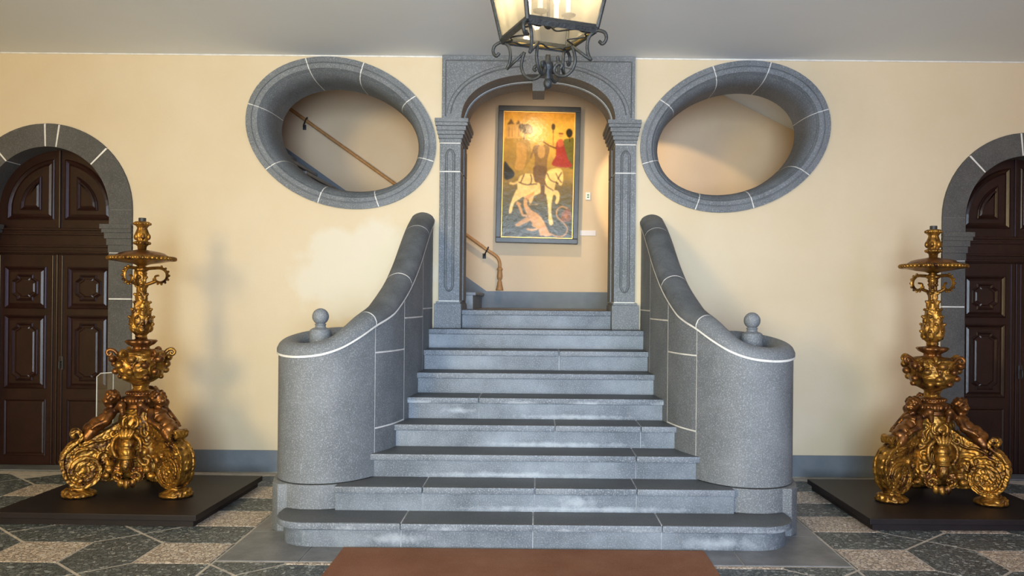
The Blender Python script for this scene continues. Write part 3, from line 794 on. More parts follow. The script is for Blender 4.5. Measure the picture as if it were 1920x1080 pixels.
# rope handrail with tassel
hr = empty('rope_handrail', (-.44, YW-.07, 2.1)); tag(hr, 'tan rope handrail with hanging tassel on the stairwell wall', 'handrail')
def hobj(name, bm, m, **k): return obj(name, xf(bm, Matrix.Translation((.44, -YW+.07, -2.1))), m, hr, **k)
ry = YW - .075
pr = [(-4.6, ry, 2.19+.70*4.04), (-2.0, ry, 2.19+.70*1.44), (-.80, ry, 2.19+.70*.24), (-.60, ry, 2.215), (-.50, ry, 2.150), (-.452, ry, 2.105), (-.432, ry, 2.05), (-.43, ry, 1.99)]
hobj('rail', tube(B(), catmull(pr, 6), .020, 10), M['rope'], smooth=True)
hobj('tassel', lathe(B(), [(.020, 2.0), (.031, 1.985), (.031, 1.97), (.023, 1.96), (.027, 1.935), (.031, 1.90), (.026, 1.865), (.014, 1.85), (.022, 1.84), (.024, 1.83), (.028, 1.80), (.040, 1.745), (.042, 1.735)], 16, -.43, ry, lobes=8, amp=.06), M['rope'], smooth=True)
for X in (-.585, -2.70, -4.2):
    z = 2.19 - .70*(X+.56) if X < -.7 else 2.205
    b_ = tube(B(), catmull([(X-.03, YW-.002, z-.07), (X-.03, YW-.05, z-.07), (X-.012, ry-.004, z-.035), (X+.01, ry-.025, z), (X+.02, ry, z+.03)], 5), .008, 8)
    box(b_, X-.05, X-.01, YW-.008, YW-.0005, z-.10, z-.04, bev=.003)
    hobj('bracket', b_, M['iron'], smooth=True)

# ------------------------------------------------------------------ the painting
PWd, PHt = .95, 1.58
pt = empty('framed_painting', (0.005, YW-.004, 3.075))
tag(pt, 'tall old panel painting of a rider on a white horse over a dragon', 'painting')
pt.rotation_euler = (math.radians(.5), math.radians(.85), 0)
fw = .058; x1, z1 = PWd/2, PHt/2; D0, D1 = -.12, -.045
fr = [bx(-x1, x1, D0, D1+.03, z1-fw, z1, bev=.006), bx(-x1, x1, D0, D1+.03, -z1, -z1+fw, bev=.006),
      bx(-x1, -x1+fw, D0, D1+.03, -z1+fw, z1-fw, bev=.006), bx(x1-fw, x1, D0, D1+.03, -z1+fw, z1-fw, bev=.006)]
for b_ in fr: obj('frame_bar', b_, M['frame'], pt)
fl = .012; xi, zi = x1-fw, z1-fw
for b_ in (bx(-xi, xi, D0+.02, D1+.02, zi-fl, zi, bev=.003), bx(-xi, xi, D0+.02, D1+.02, -zi, -zi+fl, bev=.003),
           bx(-xi, -xi+fl, D0+.02, D1+.02, -zi+fl, zi-fl, bev=.003), bx(xi-fl, xi, D0+.02, D1+.02, -zi+fl, zi-fl, bev=.003)):
    obj('gilt_fillet', b_, M['fillet'], pt)
obj('back_panel', bx(-x1+.02, x1-.02, D1+.012, -.004, -z1+.02, z1-.02), M['frame'], pt)
NX, NZ = 150, 264
U, V = np.meshgrid((np.arange(NX)+.5)/NX, (np.arange(NZ)+.5)/NZ)
def cuv(cx, cy):
    v = (cy-106)/863.; l = 148-16*v; r = 637-24*v
    return ((cx-l)/(r-l), v)
def lerpc(a, b, t): return [a[i]+(b[i]-a[i])*t for i in range(3)]
img = np.zeros((NZ, NX, 3))
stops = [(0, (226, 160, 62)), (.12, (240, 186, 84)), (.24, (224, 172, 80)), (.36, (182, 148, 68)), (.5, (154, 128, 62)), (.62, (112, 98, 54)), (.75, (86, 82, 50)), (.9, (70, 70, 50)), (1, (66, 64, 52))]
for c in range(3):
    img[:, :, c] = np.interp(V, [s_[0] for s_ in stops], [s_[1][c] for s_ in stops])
rng = np.random.RandomState(3)
def blotch(n):
    a = rng.rand(n*2, n); yi = np.linspace(0, n*2-1.01, NZ); xi_ = np.linspace(0, n-1.01, NX)
    y0 = yi.astype(int); x0 = xi_.astype(int); fy = (yi-y0)[:, None]; fx = (xi_-x0)[None]
    return (a[y0][:, x0]*(1-fy)*(1-fx)+a[y0+1][:, x0]*fy*(1-fx)+a[y0][:, x0+1]*(1-fy)*fx+a[y0+1][:, x0+1]*fy*fx)
def poly_mask(pts):
    q = [cuv(*p) for p in pts]; m = np.zeros(U.shape, bool); n = len(q)
    for i in range(n):
        (xa, ya), (xb, yb) = q[i], q[(i+1) % n]
        if ya == yb: continue
        cond = ((ya > V) != (yb > V)) & (U < (xb-xa)*(V-ya)/(yb-ya)+xa)
        m ^= cond
    return m
def smp(pts): return [(p.x, p.y) for p in catmull([(x, y, 0) for x, y in pts], 5, closed=True)]
def paint(mask, col, a=1.0): img[mask] = img[mask]*(1-a)+np.array(col)*a
def pol(pts, col, a=1.0, smooth=True): paint(poly_mask(smp(pts) if smooth else pts), col, a)
def disc(cx, cy, rx, ry_, col, a=1.0):
    X_ = (148-16*V)+U*(489-8*V); Y_ = 106+863*V
    paint(((X_-cx)/rx)**2+((Y_-cy)/ry_)**2 < 1, col, a)
def line(pts, w, col, a=1.0):
    X_ = (148-16*V)+U*(489-8*V); Y_ = 106+863*V
    P_ = catmull([(x, y, 0) for x, y in pts], 5); m = np.zeros(U.shape, bool)
    for p, q in zip(P_, P_[1:]):
        dx, dy = q.x-p.x, q.y-p.y; l2 = dx*dx+dy*dy or 1
        t = np.clip(((X_-p.x)*dx+(Y_-p.y)*dy)/l2, 0, 1)
        m |= (X_-p.x-t*dx)**2+(Y_-p.y-t*dy)**2 < (w/2)**2
    paint(m, col, a)
pol([(150, 290), (240, 280), (320, 300), (330, 420), (260, 520), (150, 520)], (150, 122, 58), .8)
pol([(235, 320), (295, 330), (300, 430), (275, 500), (220, 495), (232, 420)], (196, 150, 84), .8)
pol([(160, 205), (176, 175), (200, 150), (220, 178), (240, 165), (262, 190), (264, 285), (160, 288)], (206, 160, 100), .9, False)
pol([(165, 192), (192, 150), (214, 186)], (90, 66, 40), .8, False); pol([(228, 186), (244, 158), (262, 190)], (100, 74, 44), .8, False)
for x in (178, 200, 222, 246): line([(x, 205), (x, 275)], 5, (150, 110, 66), .7)
disc(298, 218, 44, 34, (92, 74, 32)); disc(270, 205, 24, 20, (84, 66, 30)); disc(325, 235, 22, 20, (100, 78, 36)); line([(290, 240), (284, 285)], 10, (88, 64, 34))
pol([(148, 450), (180, 480), (218, 528), (200, 562), (148, 565)], (48, 46, 36))
pol([(556, 300), (600, 280), (632, 285), (632, 480), (560, 440)], (92, 98, 40), .9)
disc(600, 240, 22, 30, (52, 46, 26)); line([(601, 262), (602, 300)], 6, (60, 50, 28))
disc(488, 200, 14, 22, (70, 54, 28)); line([(488, 218), (487, 330)], 5, (90, 66, 34))
pol([(515, 300), (548, 285), (572, 360), (590, 420), (618, 470), (560, 480), (478, 462), (505, 400), (505, 340)], (160, 52, 46))
pol([(522, 290), (552, 285), (556, 330), (520, 335)], (196, 92, 70)); disc(541, 256, 13, 16, (208, 150, 96)); line([(530, 246), (553, 246)], 10, (120, 70, 40))
# horse
HC = (236, 204, 150)
line([(248, 585), (215, 600), (190, 598)], 16, (220, 186, 130))
pol([(240, 600), (252, 555), (290, 530), (345, 530), (395, 545), (430, 540), (452, 505), (490, 490), (528, 486), (550, 505), (558, 555), (545, 604), (526, 600), (508, 572), (500, 612), (490, 645), (455, 668), (400, 662), (340, 688), (270, 690), (240, 650)], HC)
pol([(240, 640), (275, 685), (240, 715), (214, 742), (200, 800), (182, 808), (180, 790), (192, 740), (206, 700), (220, 665)], HC)
pol([(300, 680), (345, 672), (350, 700), (330, 740), (318, 730), (318, 705)], (214, 180, 126))
pol([(440, 655), (486, 648), (476, 730), (474, 800), (486, 872), (458, 876), (452, 800), (448, 730)], HC)
pol([(482, 645), (512, 640), (532, 668), (526, 715), (512, 735), (500, 722), (508, 690), (496, 672), (478, 676)], HC)
for ln in ([(250, 590), (300, 605), (372, 598)], [(330, 535), (338, 565), (330, 603)], [(425, 565), (440, 610), (488, 642)], [(445, 525), (470, 570), (520, 590)], [(505, 520), (525, 560), (545, 585)], [(545, 515), (520, 560)], [(285, 535), (262, 590)]):
    line(ln, 7, (66, 50, 40), .85)
# rider
pol([(345, 350), (385, 325), (430, 325), (462, 350), (448, 420), (432, 500), (365, 505), (360, 420)], (122, 96, 66), .9)
pol([(385, 340), (425, 340), (428, 400), (400, 420), (380, 395)], (190, 150, 98), .8)
pol([(352, 480), (442, 480), (432, 560), (425, 690), (402, 712), (396, 600), (358, 580)], (104, 80, 58), .92)
disc(405, 312, 22, 24, (214, 170, 104)); line([(420, 306), (460, 330), (506, 348)], 9, (90, 62, 36)); line([(350, 360), (330, 420)], 12, (130, 100, 64))
# dragon
DC = (206, 152, 98)
pol([(286, 700), (310, 680), (358, 652), (344, 682), (318, 704), (308, 742), (335, 778), (388, 812), (425, 862), (452, 920), (476, 952), (420, 958), (398, 905), (352, 888), (328, 850), (300, 800), (282, 750)], DC)
pol([(322, 830), (335, 850), (285, 878), (242, 898), (222, 886), (238, 872), (290, 838)], DC)
line([(240, 732), (262, 780), (275, 815), (300, 822)], 18, DC); line([(232, 742), (246, 730), (262, 742)], 8, DC)
line([(345, 885), (380, 905), (345, 918), (308, 914)], 15, DC); line([(395, 900), (405, 945)], 26, DC)
line([(465, 940), (510, 958), (562, 952), (584, 905), (556, 862), (516, 825), (512, 780), (545, 752), (582, 762)], 9, (190, 140, 92))
pol([(560, 780), (600, 770), (612, 830), (590, 856), (545, 850), (540, 815)], (140, 84, 58), .85); disc(575, 815, 14, 18, (176, 112, 76), .8)
line([(320, 744), (380, 740)], 5, (190, 150, 96)); line([(300, 700), (330, 740), (400, 800), (450, 890)], 5, (70, 56, 40), .6)
for _ in range(2):
    pd = np.pad(img, ((1, 1), (1, 1), (0, 0)), 'edge')
    img = (pd[:-2, 1:-1]+pd[2:, 1:-1]+pd[1:-1, :-2]+pd[1:-1, 2:]+2*pd[1:-1, 1:-1])/6
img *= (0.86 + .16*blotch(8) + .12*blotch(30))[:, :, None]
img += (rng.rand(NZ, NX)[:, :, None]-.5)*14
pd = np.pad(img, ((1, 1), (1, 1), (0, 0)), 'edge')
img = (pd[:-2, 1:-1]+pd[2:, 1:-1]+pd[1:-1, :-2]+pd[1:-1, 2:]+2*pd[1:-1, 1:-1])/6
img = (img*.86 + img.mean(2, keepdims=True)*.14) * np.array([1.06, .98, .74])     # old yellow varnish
lin = np.clip(img/255., 0, 1)**2.2
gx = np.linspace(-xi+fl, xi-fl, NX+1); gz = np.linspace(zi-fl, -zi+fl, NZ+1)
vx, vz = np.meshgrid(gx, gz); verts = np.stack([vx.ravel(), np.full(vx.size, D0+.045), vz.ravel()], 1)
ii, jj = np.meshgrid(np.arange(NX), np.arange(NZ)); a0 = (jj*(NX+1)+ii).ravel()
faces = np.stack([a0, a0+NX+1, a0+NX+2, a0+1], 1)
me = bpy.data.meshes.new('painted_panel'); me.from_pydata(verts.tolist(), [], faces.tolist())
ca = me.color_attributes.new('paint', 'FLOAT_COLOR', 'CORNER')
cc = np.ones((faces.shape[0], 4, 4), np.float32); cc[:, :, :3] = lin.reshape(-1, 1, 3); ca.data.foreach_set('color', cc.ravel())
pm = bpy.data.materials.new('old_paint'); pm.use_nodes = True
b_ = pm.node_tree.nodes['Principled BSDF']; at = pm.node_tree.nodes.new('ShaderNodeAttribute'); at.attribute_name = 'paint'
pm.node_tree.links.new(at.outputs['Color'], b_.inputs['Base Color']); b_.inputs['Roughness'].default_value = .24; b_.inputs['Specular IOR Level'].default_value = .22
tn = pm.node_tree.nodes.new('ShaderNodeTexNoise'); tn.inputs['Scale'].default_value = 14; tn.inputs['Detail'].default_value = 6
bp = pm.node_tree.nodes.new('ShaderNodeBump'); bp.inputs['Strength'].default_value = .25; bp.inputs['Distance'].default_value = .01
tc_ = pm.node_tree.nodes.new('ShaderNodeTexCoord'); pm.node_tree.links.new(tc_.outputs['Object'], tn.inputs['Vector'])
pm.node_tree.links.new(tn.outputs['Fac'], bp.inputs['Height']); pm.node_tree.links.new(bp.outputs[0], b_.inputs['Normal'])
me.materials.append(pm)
po = bpy.data.objects.new('painted_panel', me); C.objects.link(po); po.parent = pt
# switch and caption card beside the painting
sw = obj('wall_switch', bx(.56, .62, YW-.018, YW-.0005, 2.80, 2.89, bev=.006), M['plastic']); tag(sw, 'small white switch on the wall right of the painting', 'switch')
for z in (2.832, 2.858): obj('indicator', bx(.578, .602, YW-.022, YW-.016, z-.008, z+.008, bev=.003), M['green'], sw)
cd = obj('caption_card', bx(.50, .685, YW-.010, YW-.0005, 2.385, 2.445, bev=.002), M['paper']); tag(cd, 'small white caption card low to the right of the painting', 'label')

# picture lamp fixed to the back of the arch wall, out of sight from the hall
pl = empty('picture_lamp', (0, T+.025, 3.86)); tag(pl, 'small twin spotlight fixed behind the arch lighting the painting', 'lamp')
obj('mount', bx(-.10, .10, .002, .03, -.03, .03, bev=.004), M['iron'], pl)
for k, (x, aim, pw, ang, bl) in enumerate(((-.07, (0, YW, 2.72), 90, 104, .9), (.07, (1.50, YW, 2.70), 170, 40, .06))):
    base = Vector((x, .10, 0)); d = (Vector(aim) - (Vector((0, T+.025, 3.86)) + base)).normalized()
    tube_b = tube(B(), [base - d*.07, base + d*.05], .034, 14)
    tube(tube_b, [(x, .02, 0), tuple(base - d*.03)], .008, 6)
    obj('lamp_head', tube_b, M['iron'], pl, smooth=False)
    l = bpy.data.lights.new('spot', 'SPOT'); l.energy = pw; l.color = (1.0, .72, .40); l.spot_size = math.radians(ang); l.spot_blend = bl; l.shadow_soft_size = .05
    lo = bpy.data.objects.new('picture_spot', l); C.objects.link(lo); lo.location = Vector((0, T+.025, 3.86)) + base + d*.06
    lo.rotation_euler = d.to_track_quat('-Z', 'Y').to_euler()

# ------------------------------------------------------------------ the lantern
LZ = 2.93
lan = empty('hanging_lantern', (.045, -3.72, LZ), math.radians(22)); tag(lan, 'black wrought iron four-sided lantern with lit candle bulbs hanging from the ceiling', 'lantern')
s0, s1, hL = .178, .262, .46          # half widths at the bottom and top
def corner(a, b, t): k = s0 + (s1-s0)*t; return (a*k, b*k, hL*t)
cs = [(-1, -1), (1, -1), (1, 1), (-1, 1)]
for k in range(4):
    a, b = cs[k], cs[(k+1) % 4]
    for t, r in ((0, .016), (1, .018)):
        p, q = Vector(corner(*a, t)), Vector(corner(*b, t))
        bm = tube(B(), [p, q], r, 4, flat=(.75, 1.35)); obj('frame_rail', bm, M['iron'], lan)
    i0, i1 = Vector(corner(*a, 0))*.955, Vector(corner(*b, 0))*.955
    obj('brass_edge', tube(B(), [i0+Vector((0, 0, -.008)), i1+Vector((0, 0, -.008))], .007, 6), M['brass'], lan)
    obj('corner_post', tube(B(), [corner(*a, 0), corner(*a, 1)], .011, 6), M['iron'], lan)
    bm = B(); q4 = [Vector(corner(*a, .02))*.99, Vector(corner(*b, .02))*.99, Vector(corner(*b, .99))*.99, Vector(corner(*a, .99))*.99]
    nrm = (q4[1]-q4[0]).cross(q4[3]-q4[0]).normalized()*.0015
    v1 = [bm.verts.new(p) for p in q4]; v2 = [bm.verts.new(p - nrm) for p in q4]
    bm.faces.new(v1); bm.faces.new(v2[::-1])
    for j in range(4): bm.faces.new((v1[j], v2[j], v2[(j+1) % 4], v1[(j+1) % 4]))
    obj('glass_pane', bm, M['glass'], lan)
    # curved wires under the bottom rails
    p, q = Vector(corner(*a, 0)), Vector(corner(*b, 0)); mid = (p+q)/2; inn = -mid.normalized()
    wires = B()
    tube(wires, catmull([p*.96, p.lerp(q, .15)+inn*.035, p.lerp(q, .27)+inn*.012, p.lerp(q, .36)+inn*.03, mid+inn*.075, p.lerp(q, .64)+inn*.03, p.lerp(q, .73)+inn*.012, p.lerp(q, .85)+inn*.035, q*.96], 6), .0045, 6)
    obj('bottom_wire', xf(wires, Matrix.Translation((0, 0, -.012))), M['iron'], lan, smooth=True)
    # scroll bracket below each corner
    rz = [(.284, -.062), (.300, -.076), (.316, -.066), (.322, -.045), (.309, -.021), (.268, -.010), (.230, -.034), (.218, -.078), (.224, -.119), (.240, -.148)]
    rz2 = [(.136, -.073), (.148, -.107), (.153, -.146), (.136, -.186), (.098, -.210), (.057, -.205), (.036, -.180), (.045, -.156), (.068, -.148), (.080, -.160), (.070, -.172)]
    ang = math.atan2(a[1], a[0]); e = Vector((math.cos(ang), math.sin(ang), 0))
    f3 = lambda rzs: [e*r + Vector((0, 0, z)) for r, z in rzs]
    br = B(); k_ = .93
    tube(br, catmull(f3([(r*k_, z) for r, z in rz]), 6), .0085, 8)
    tube(br, f3([(rz[-1][0]*k_, rz[-1][1]), (rz2[0][0]*k_, rz2[0][1])]), .0075, 8)
    tube(br, catmull(f3([(r*k_, z) for r, z in rz2]), 6), .0085, 8)
    obj('scroll_bracket', br, M['iron'], lan, smooth=True)
cen = B(); lathe(cen, [(.012, -.10), (.014, -.13), (.026, -.14), (.028, -.165), (.020, -.175), (.014, -.20), (.016, -.215), (.012, -.222)], 16)
ell(cen, (0, 0, -.240), (.022, .022, .026))
obj('pendant_finial', cen, M['iron'], lan, smooth=True)
# roof, chimney and hanging rod, above the frame of the photograph
rf = B()
v1 = [rf.verts.new((a*(s1+.02), b*(s1+.02), hL+.01)) for a, b in cs]; v2 = [rf.verts.new((a*.08, b*.08, hL+.20)) for a, b in cs]
rf.faces.new(v1[::-1]); rf.faces.new(v2)
for j in range(4): rf.faces.new((v1[j], v1[(j+1) % 4], v2[(j+1) % 4], v2[j]))
obj('roof', rf, M['iron'], lan)
obj('hanging_rod', tube(B(), [(0, 0, hL+.18), (0, 0, CEIL-LZ-.005)], .010, 8), M['iron'], lan)
obj('ceiling_rose', lathe(B(), [(.05, CEIL-LZ-.03), (.075, CEIL-LZ-.012), (.075, CEIL-LZ-.001)], 20), M['iron'], lan)
# candle cluster
cl = B(); tube(cl, [(0, 0, .06), (0, 0, hL+.05)], .009, 8); ell(cl, (0, 0, .055), (.025, .025, .03))
obj('centre_stem', cl, M['iron'], lan, smooth=True)
for k in range(4):
    a = PI/4 + PI/2*k; e = Vector((math.cos(a), math.sin(a), 0)); c = e*.105
    cn = B(); tube(cn, catmull([(0, 0, .075), e*.05+Vector((0, 0, .05)), c+Vector((0, 0, .075))], 6), .006, 6)
    lathe(cn, [(.008, .068), (.034, .078), (.036, .084), (.010, .086)], 18, c.x, c.y)
    arm = obj('candle_arm', cn, M['iron'], lan, smooth=True)
    obj('candle_sleeve', lathe(B(), [(.012, .086), (.012, .175), (.006, .177)], 14, c.x, c.y), M['sleeve'], arm, angle=.6)
    obj('flame_bulb', lathe(B(), [(.006, .177), (.013, .190), (.017, .208), (.015, .228), (.007, .248), (.001, .258)], 14, c.x, c.y), M['bulb'], arm, smooth=True)

# ------------------------------------------------------------------ display plinths
def plinth(cx, cy, lb, rz):
    p = empty('display_plinth', (cx, cy, 0), rz); tag(p, lb, 'plinth', 'low dark plinths under the candlesticks')
    obj('top_board', bx(-.735, .735, -.67, .67, .048, .09, bev=.004), M['board'], p)
    obj('recessed_base', bx(-.705, .705, -.64, .64, .002, .048), M['board'], p)
    return p
plinth(-3.10, -1.235, 'low dark plinth board under the left gilded candlestick', math.radians(-1.5))
plinth(3.12, -1.16, 'low dark plinth board under the right gilded candlestick', math.radians(.8))

# ------------------------------------------------------------------ gilded candlestick
def leafmesh(L_, w, curl, name, m, lobes=5, depth=.012):
    """acanthus leaf: rises along z, faces +x, tip curls outwards"""
    bm = B(); n = 18; rows = []
    for i in range(n+1):
        t = i/n; th = curl * max(0, t-.35)**1.6 * 2.2
        z = L_*t*math.cos(th*.55); x = L_*.30*curl*t**2.6
        wd = w*(math.sin(PI*min(1, .12+.88*t))**.7)*(1+.22*math.cos(2*PI*lobes*t)) + .002
        row = []
        for j in range(9):
            f = j/4-1
            xx = x - depth*1.6*f*f + depth*.7*math.exp(-(f/.18)**2) + depth*.35*math.cos(f*9)
            row.append((xx, wd*f, z - .10*L_*abs(f)**1.5*(.4+.6*math.cos(2*PI*lobes*t))*.35))
        rows.append(row)
    V_ = [[bm.verts.new(p) for p in r] for r in rows]
    Bk = [[bm.verts.new((p[0]-.010, p[1]*.96, p[2])) for p in r] for r in rows]
    for a in range(n):
        for j in range(8):
            bm.faces.new((V_[a][j], V_[a][j+1], V_[a+1][j+1], V_[a+1][j])); bm.faces.new((Bk[a][j], Bk[a+1][j], Bk[a+1][j+1], Bk[a][j+1]))
    for a in range(n):
        bm.faces.new((V_[a][0], V_[a+1][0], Bk[a+1][0], Bk[a][0])); bm.faces.new((V_[a][8], Bk[a][8], Bk[a+1][8], V_[a+1][8]))
    for j in range(8):
        bm.faces.new((V_[0][j], Bk[0][j], Bk[0][j+1], V_[0][j+1])); bm.faces.new((V_[n][j], V_[n][j+1], Bk[n][j+1], Bk[n][j]))
    bmesh.ops.recalc_face_normals(bm, faces=bm.faces[:])
    me_ = bpy.data.meshes.new(name); bm.to_mesh(me_); bm.free(); me_.materials.append(m); me_.shade_smooth()
    return me_
def spiral(cx, cz, r0, r1, a0, turns, n=40, d=1):
    return [(cx + (r0+(r1-r0)*k/n)*math.cos(a0+d*2*PI*turns*k/n), cz + (r0+(r1-r0)*k/n)*math.sin(a0+d*2*PI*turns*k/n)) for k in range(n+1)]
G, GR = M['gold'], M['gold_red']
def make_candlestick():
    c = empty('gilded_candlestick', (0, 0, .09))
    P = lambda name, bm, m=G, **k: obj(name, bm, m, c, **({'angle': .8} | k))
    # --- socket and drip dish
    P('candle_stub', lathe(B(), [(.028, 2.10), (.028, 2.155), (.020, 2.156)], 16), M['tallow'])
    vb = lathe(B(), [(.030, 1.900), (.034, 1.930), (.046, 1.94), (.056, 1.952), (.052, 1.965), (.040, 1.972), (.054, 1.995), (.056, 2.02), (.044, 2.05), (.036, 2.075), (.044, 2.088), (.058, 2.10), (.060, 2.115), (.050, 2.125), (.032, 2.126)], 40, lobes=10, amp=.05)
    for k in range(14):
        a = 2*PI*k/14
        ell(vb, (.055*math.cos(a), .055*math.sin(a), 1.955), .012, 8, 6); ell(vb, (.058*math.cos(a), .058*math.sin(a), 2.108), .011, 8, 6)
    for k in range(6):
        a = 2*PI*k/6; ell(vb, (.050*math.cos(a), .050*math.sin(a), 2.005), (.018, .018, .026), 8, 6)
    P('socket', vb, G, smooth=True, angle=None)
    P('dish_dome', lathe(B(), [(.215, 1.845), (.19, 1.858), (.165, 1.876), (.12, 1.888), (.06, 1.898), (.030, 1.905)], 48), GR, smooth=True, angle=None)
    dd = lathe(B(), [(.03, 1.775), (.06, 1.788), (.13, 1.798), (.20, 1.812), (.240, 1.820), (.252, 1.834), (.240, 1.850), (.19, 1.852)], 64, lobes=24, amp=.012)
    for k in range(44):
        a = 2*PI*k/44; ell(dd, (.242*math.cos(a), .242*math.sin(a), 1.832), (.018, .018, .017), 8, 6)
    P('drip_dish', dd, G, smooth=True, angle=None)
    # --- shaft
    sh = lathe(B(), [(.020, 1.78), (.030, 1.770), (.050, 1.757), (.052, 1.742), (.034, 1.730), (.040, 1.715), (.034, 1.70), (.030, 1.66), (.032, 1.58), (.040, 1.53), (.055, 1.46), (.072, 1.38), (.082, 1.32), (.080, 1.285), (.062, 1.245), (.042, 1.225), (.046, 1.212), (.040, 1.20)], 40, lobes=6, amp=.05)
    for z, r, rx, rz_, n_, ph_ in ((1.285, .070, .022, .040, 6, 0), (1.335, .068, .022, .050, 6, .5), (1.395, .058, .020, .050, 6, 0), (1.455, .046, .018, .046, 5, .3), (1.52, .036, .015, .042, 5, .8), (1.59, .028, .012, .038, 4, .2), (1.66, .028, .011, .034, 4, .9)):
        for k in range(n_):
            a = 2*PI*(k+ph_)/n_
            ell(sh, (r*math.cos(a), r*math.sin(a), z), (rx, rx*1.25, rz_), 10, 8, Matrix.Rotation(a, 3, 'Z'))
            ell(sh, ((r+rx*.95)*math.cos(a), (r+rx*.95)*math.sin(a), z+rz_*.72), (.013, .013, .012), 8, 6)
    obj('shaft', carve(sh, 'shaft', G, .0042, .0022, 24, 1), None, c)
    # scroll handles under the dish
    for a, sc in ((.05, 1.0), (2.25, .72), (4.1, .72)):
        hp = catmull([(.03, 0, 1.752), (.09, 0, 1.758), (.150, 0, 1.757), (.190, 0, 1.725), (.190, 0, 1.675), (.150, 0, 1.645), (.108, 0, 1.658), (.104, 0, 1.692), (.132, 0, 1.700)], 6)
        hp = [Vector((.03+(p.x-.03)*sc, 0, p.z)) for p in hp]
        hb = tube(B(), hp, [.017-.007*k/len(hp) for k in range(len(hp))], 8, flat=(1.3, .8))
        tube(hb, catmull([(.03, 0, 1.625), (.06, 0, 1.635), (.03+.08*sc, 0, 1.655)], 5), .014, 8)
        for k in range(12, 40, 3):
            p = hp[k]; q = p + (p - Vector((.03+.115*sc, 0, 1.705))).normalized()*.014
            ell(hb, q, (.010, .013, .010), 8, 6)
        h = P('scroll_handle', hb, G); h.rotation_euler = (0, 0, a)
    # --- collar dish and cup
    cd_ = lathe(B(), [(.042, 1.20), (.050, 1.192), (.105, 1.188), (.118, 1.178), (.098, 1.155), (.060, 1.135), (.062, 1.12), (.070, 1.108), (.11, 1.098)], 48, lobes=10, amp=.07)
    P('collar_dish', cd_, GR, smooth=True, angle=None)
    obj('cup', carve(lathe(B(), [(.06, 1.112), (.165, 1.098), (.180, 1.085), (.170, 1.05), (.180, 1.0), (.178, .95), (.150, .90), (.110, .868), (.068, .848), (.056, .828), (.054, .80), (.070, .785)], 48, lobes=6, amp=.035), 'cup', G, .0055, .006, 17, 0), None, c)
    lc = leafmesh(.20, .058, 1.0, 'cup_leaf', G, depth=.018); lcr = leafmesh(.13, .05, .9, 'cup_leaf', GR, depth=.016)
    for k in range(6):
        a = 2*PI*k/6
        o = obj('cup_leaf', lc, None, c); o.location = (.118*math.cos(a), .118*math.sin(a), .885); o.rotation_euler = (0, .22, a)
        o = obj('cup_leaf', lcr, None, c); o.location = (.165*math.cos(a+.52), .165*math.sin(a+.52), .955); o.rotation_euler = (0, .05, a+.52)
        cur = catmull([(.165, 0, 1.07), (.195, 0, 1.105), (.228, 0, 1.112), (.245, 0, 1.090), (.232, 0, 1.068), (.214, 0, 1.075), (.216, 0, 1.09)], 5)
        cb = tube(B(), cur, [.016-.006*i/len(cur) for i in range(len(cur))], 8)
        ell(cb, (.20, .055, 1.045), (.028, .038, .03), 10, 8); ell(cb, (.195, -.055, 1.0), (.028, .034, .028), 10, 8); ell(cb, (.178, .03, .945), (.028, .03, .026), 10, 8)
        ell(cb, (.150, -.03, .90), (.022, .026, .022), 10, 8)
        o = P('cup_scroll', cb, GR if k % 2 else G, smooth=True, angle=None); o.rotation_euler = (0, 0, a+.30)
    # --- trunk collar
    tc2 = lathe(B(), [(.060, .792), (.095, .785), (.104, .770), (.096, .756), (.108, .748), (.135, .74), (.142, .715), (.138, .69), (.128, .68), (.138, .672), (.138, .655), (.12, .648)], 48)
    for k in range(26):
        a = 2*PI*k/26; ell(tc2, (.100*math.cos(a), .100*math.sin(a), .770), .0125, 8, 6)
    for k in range(18):
        a = 2*PI*k/18; ell(tc2, (.138*math.cos(a), .138*math.sin(a), .715), (.014, .020, .024), 8, 6, Matrix.Rotation(a, 3, 'Z'))
    P('trunk_collar', tc2, GR, smooth=True, angle=None)
    obj('trunk', carve(lathe(B(), [(.12, .10), (.19, .13), (.215, .20), (.205, .30), (.18, .40), (.155, .50), (.138, .58), (.130, .655)], 60, lobes=3, amp=.10, ph=PI/2-PI/3), 'trunk', G, .0065, .007, 15, 0), None, c)
    # --- three scroll legs with cherubs, three cartouches between them
    lg = B()
    vol = spiral(.395, .195, .015, .118, PI*.2, 1.9, 56, 1)
    vol = spiral(.395, .195, .020, .120, -.1*2*PI, 2.1, 60, 1)
    bandp = vol + [(p.x, p.y) for p in catmull([(vol[-1][0], vol[-1][1], 0), (.530, .25, 0), (.520, .32, 0), (.480, .375, 0), (.435, .405, 0), (.405, .435, 0), (.408, .480, 0), (.440, .512, 0), (.478, .505, 0), (.492, .470, 0), (.470, .445, 0), (.448, .460, 0)], 5)][1:]
    ribbon(lg, bandp[::-1], .062, .020, wfun=lambda t: .85+.25*math.sin(PI*t), bead=.008)
    web = [(.10, .11), (.20, .09), (.30, .10)] + [(.395+.125*math.cos(a), .195+.125*math.sin(a)) for a in [PI*1.15+k*PI*.85/8 for k in range(9)]] + [(.528, .27), (.515, .325), (.47, .37), (.415, .405), (.36, .44), (.27, .47), (.20, .52), (.10, .58)]
    prism(lg, [(x, z) for x, z in web], -.044, .044, 'y', bev=.010)
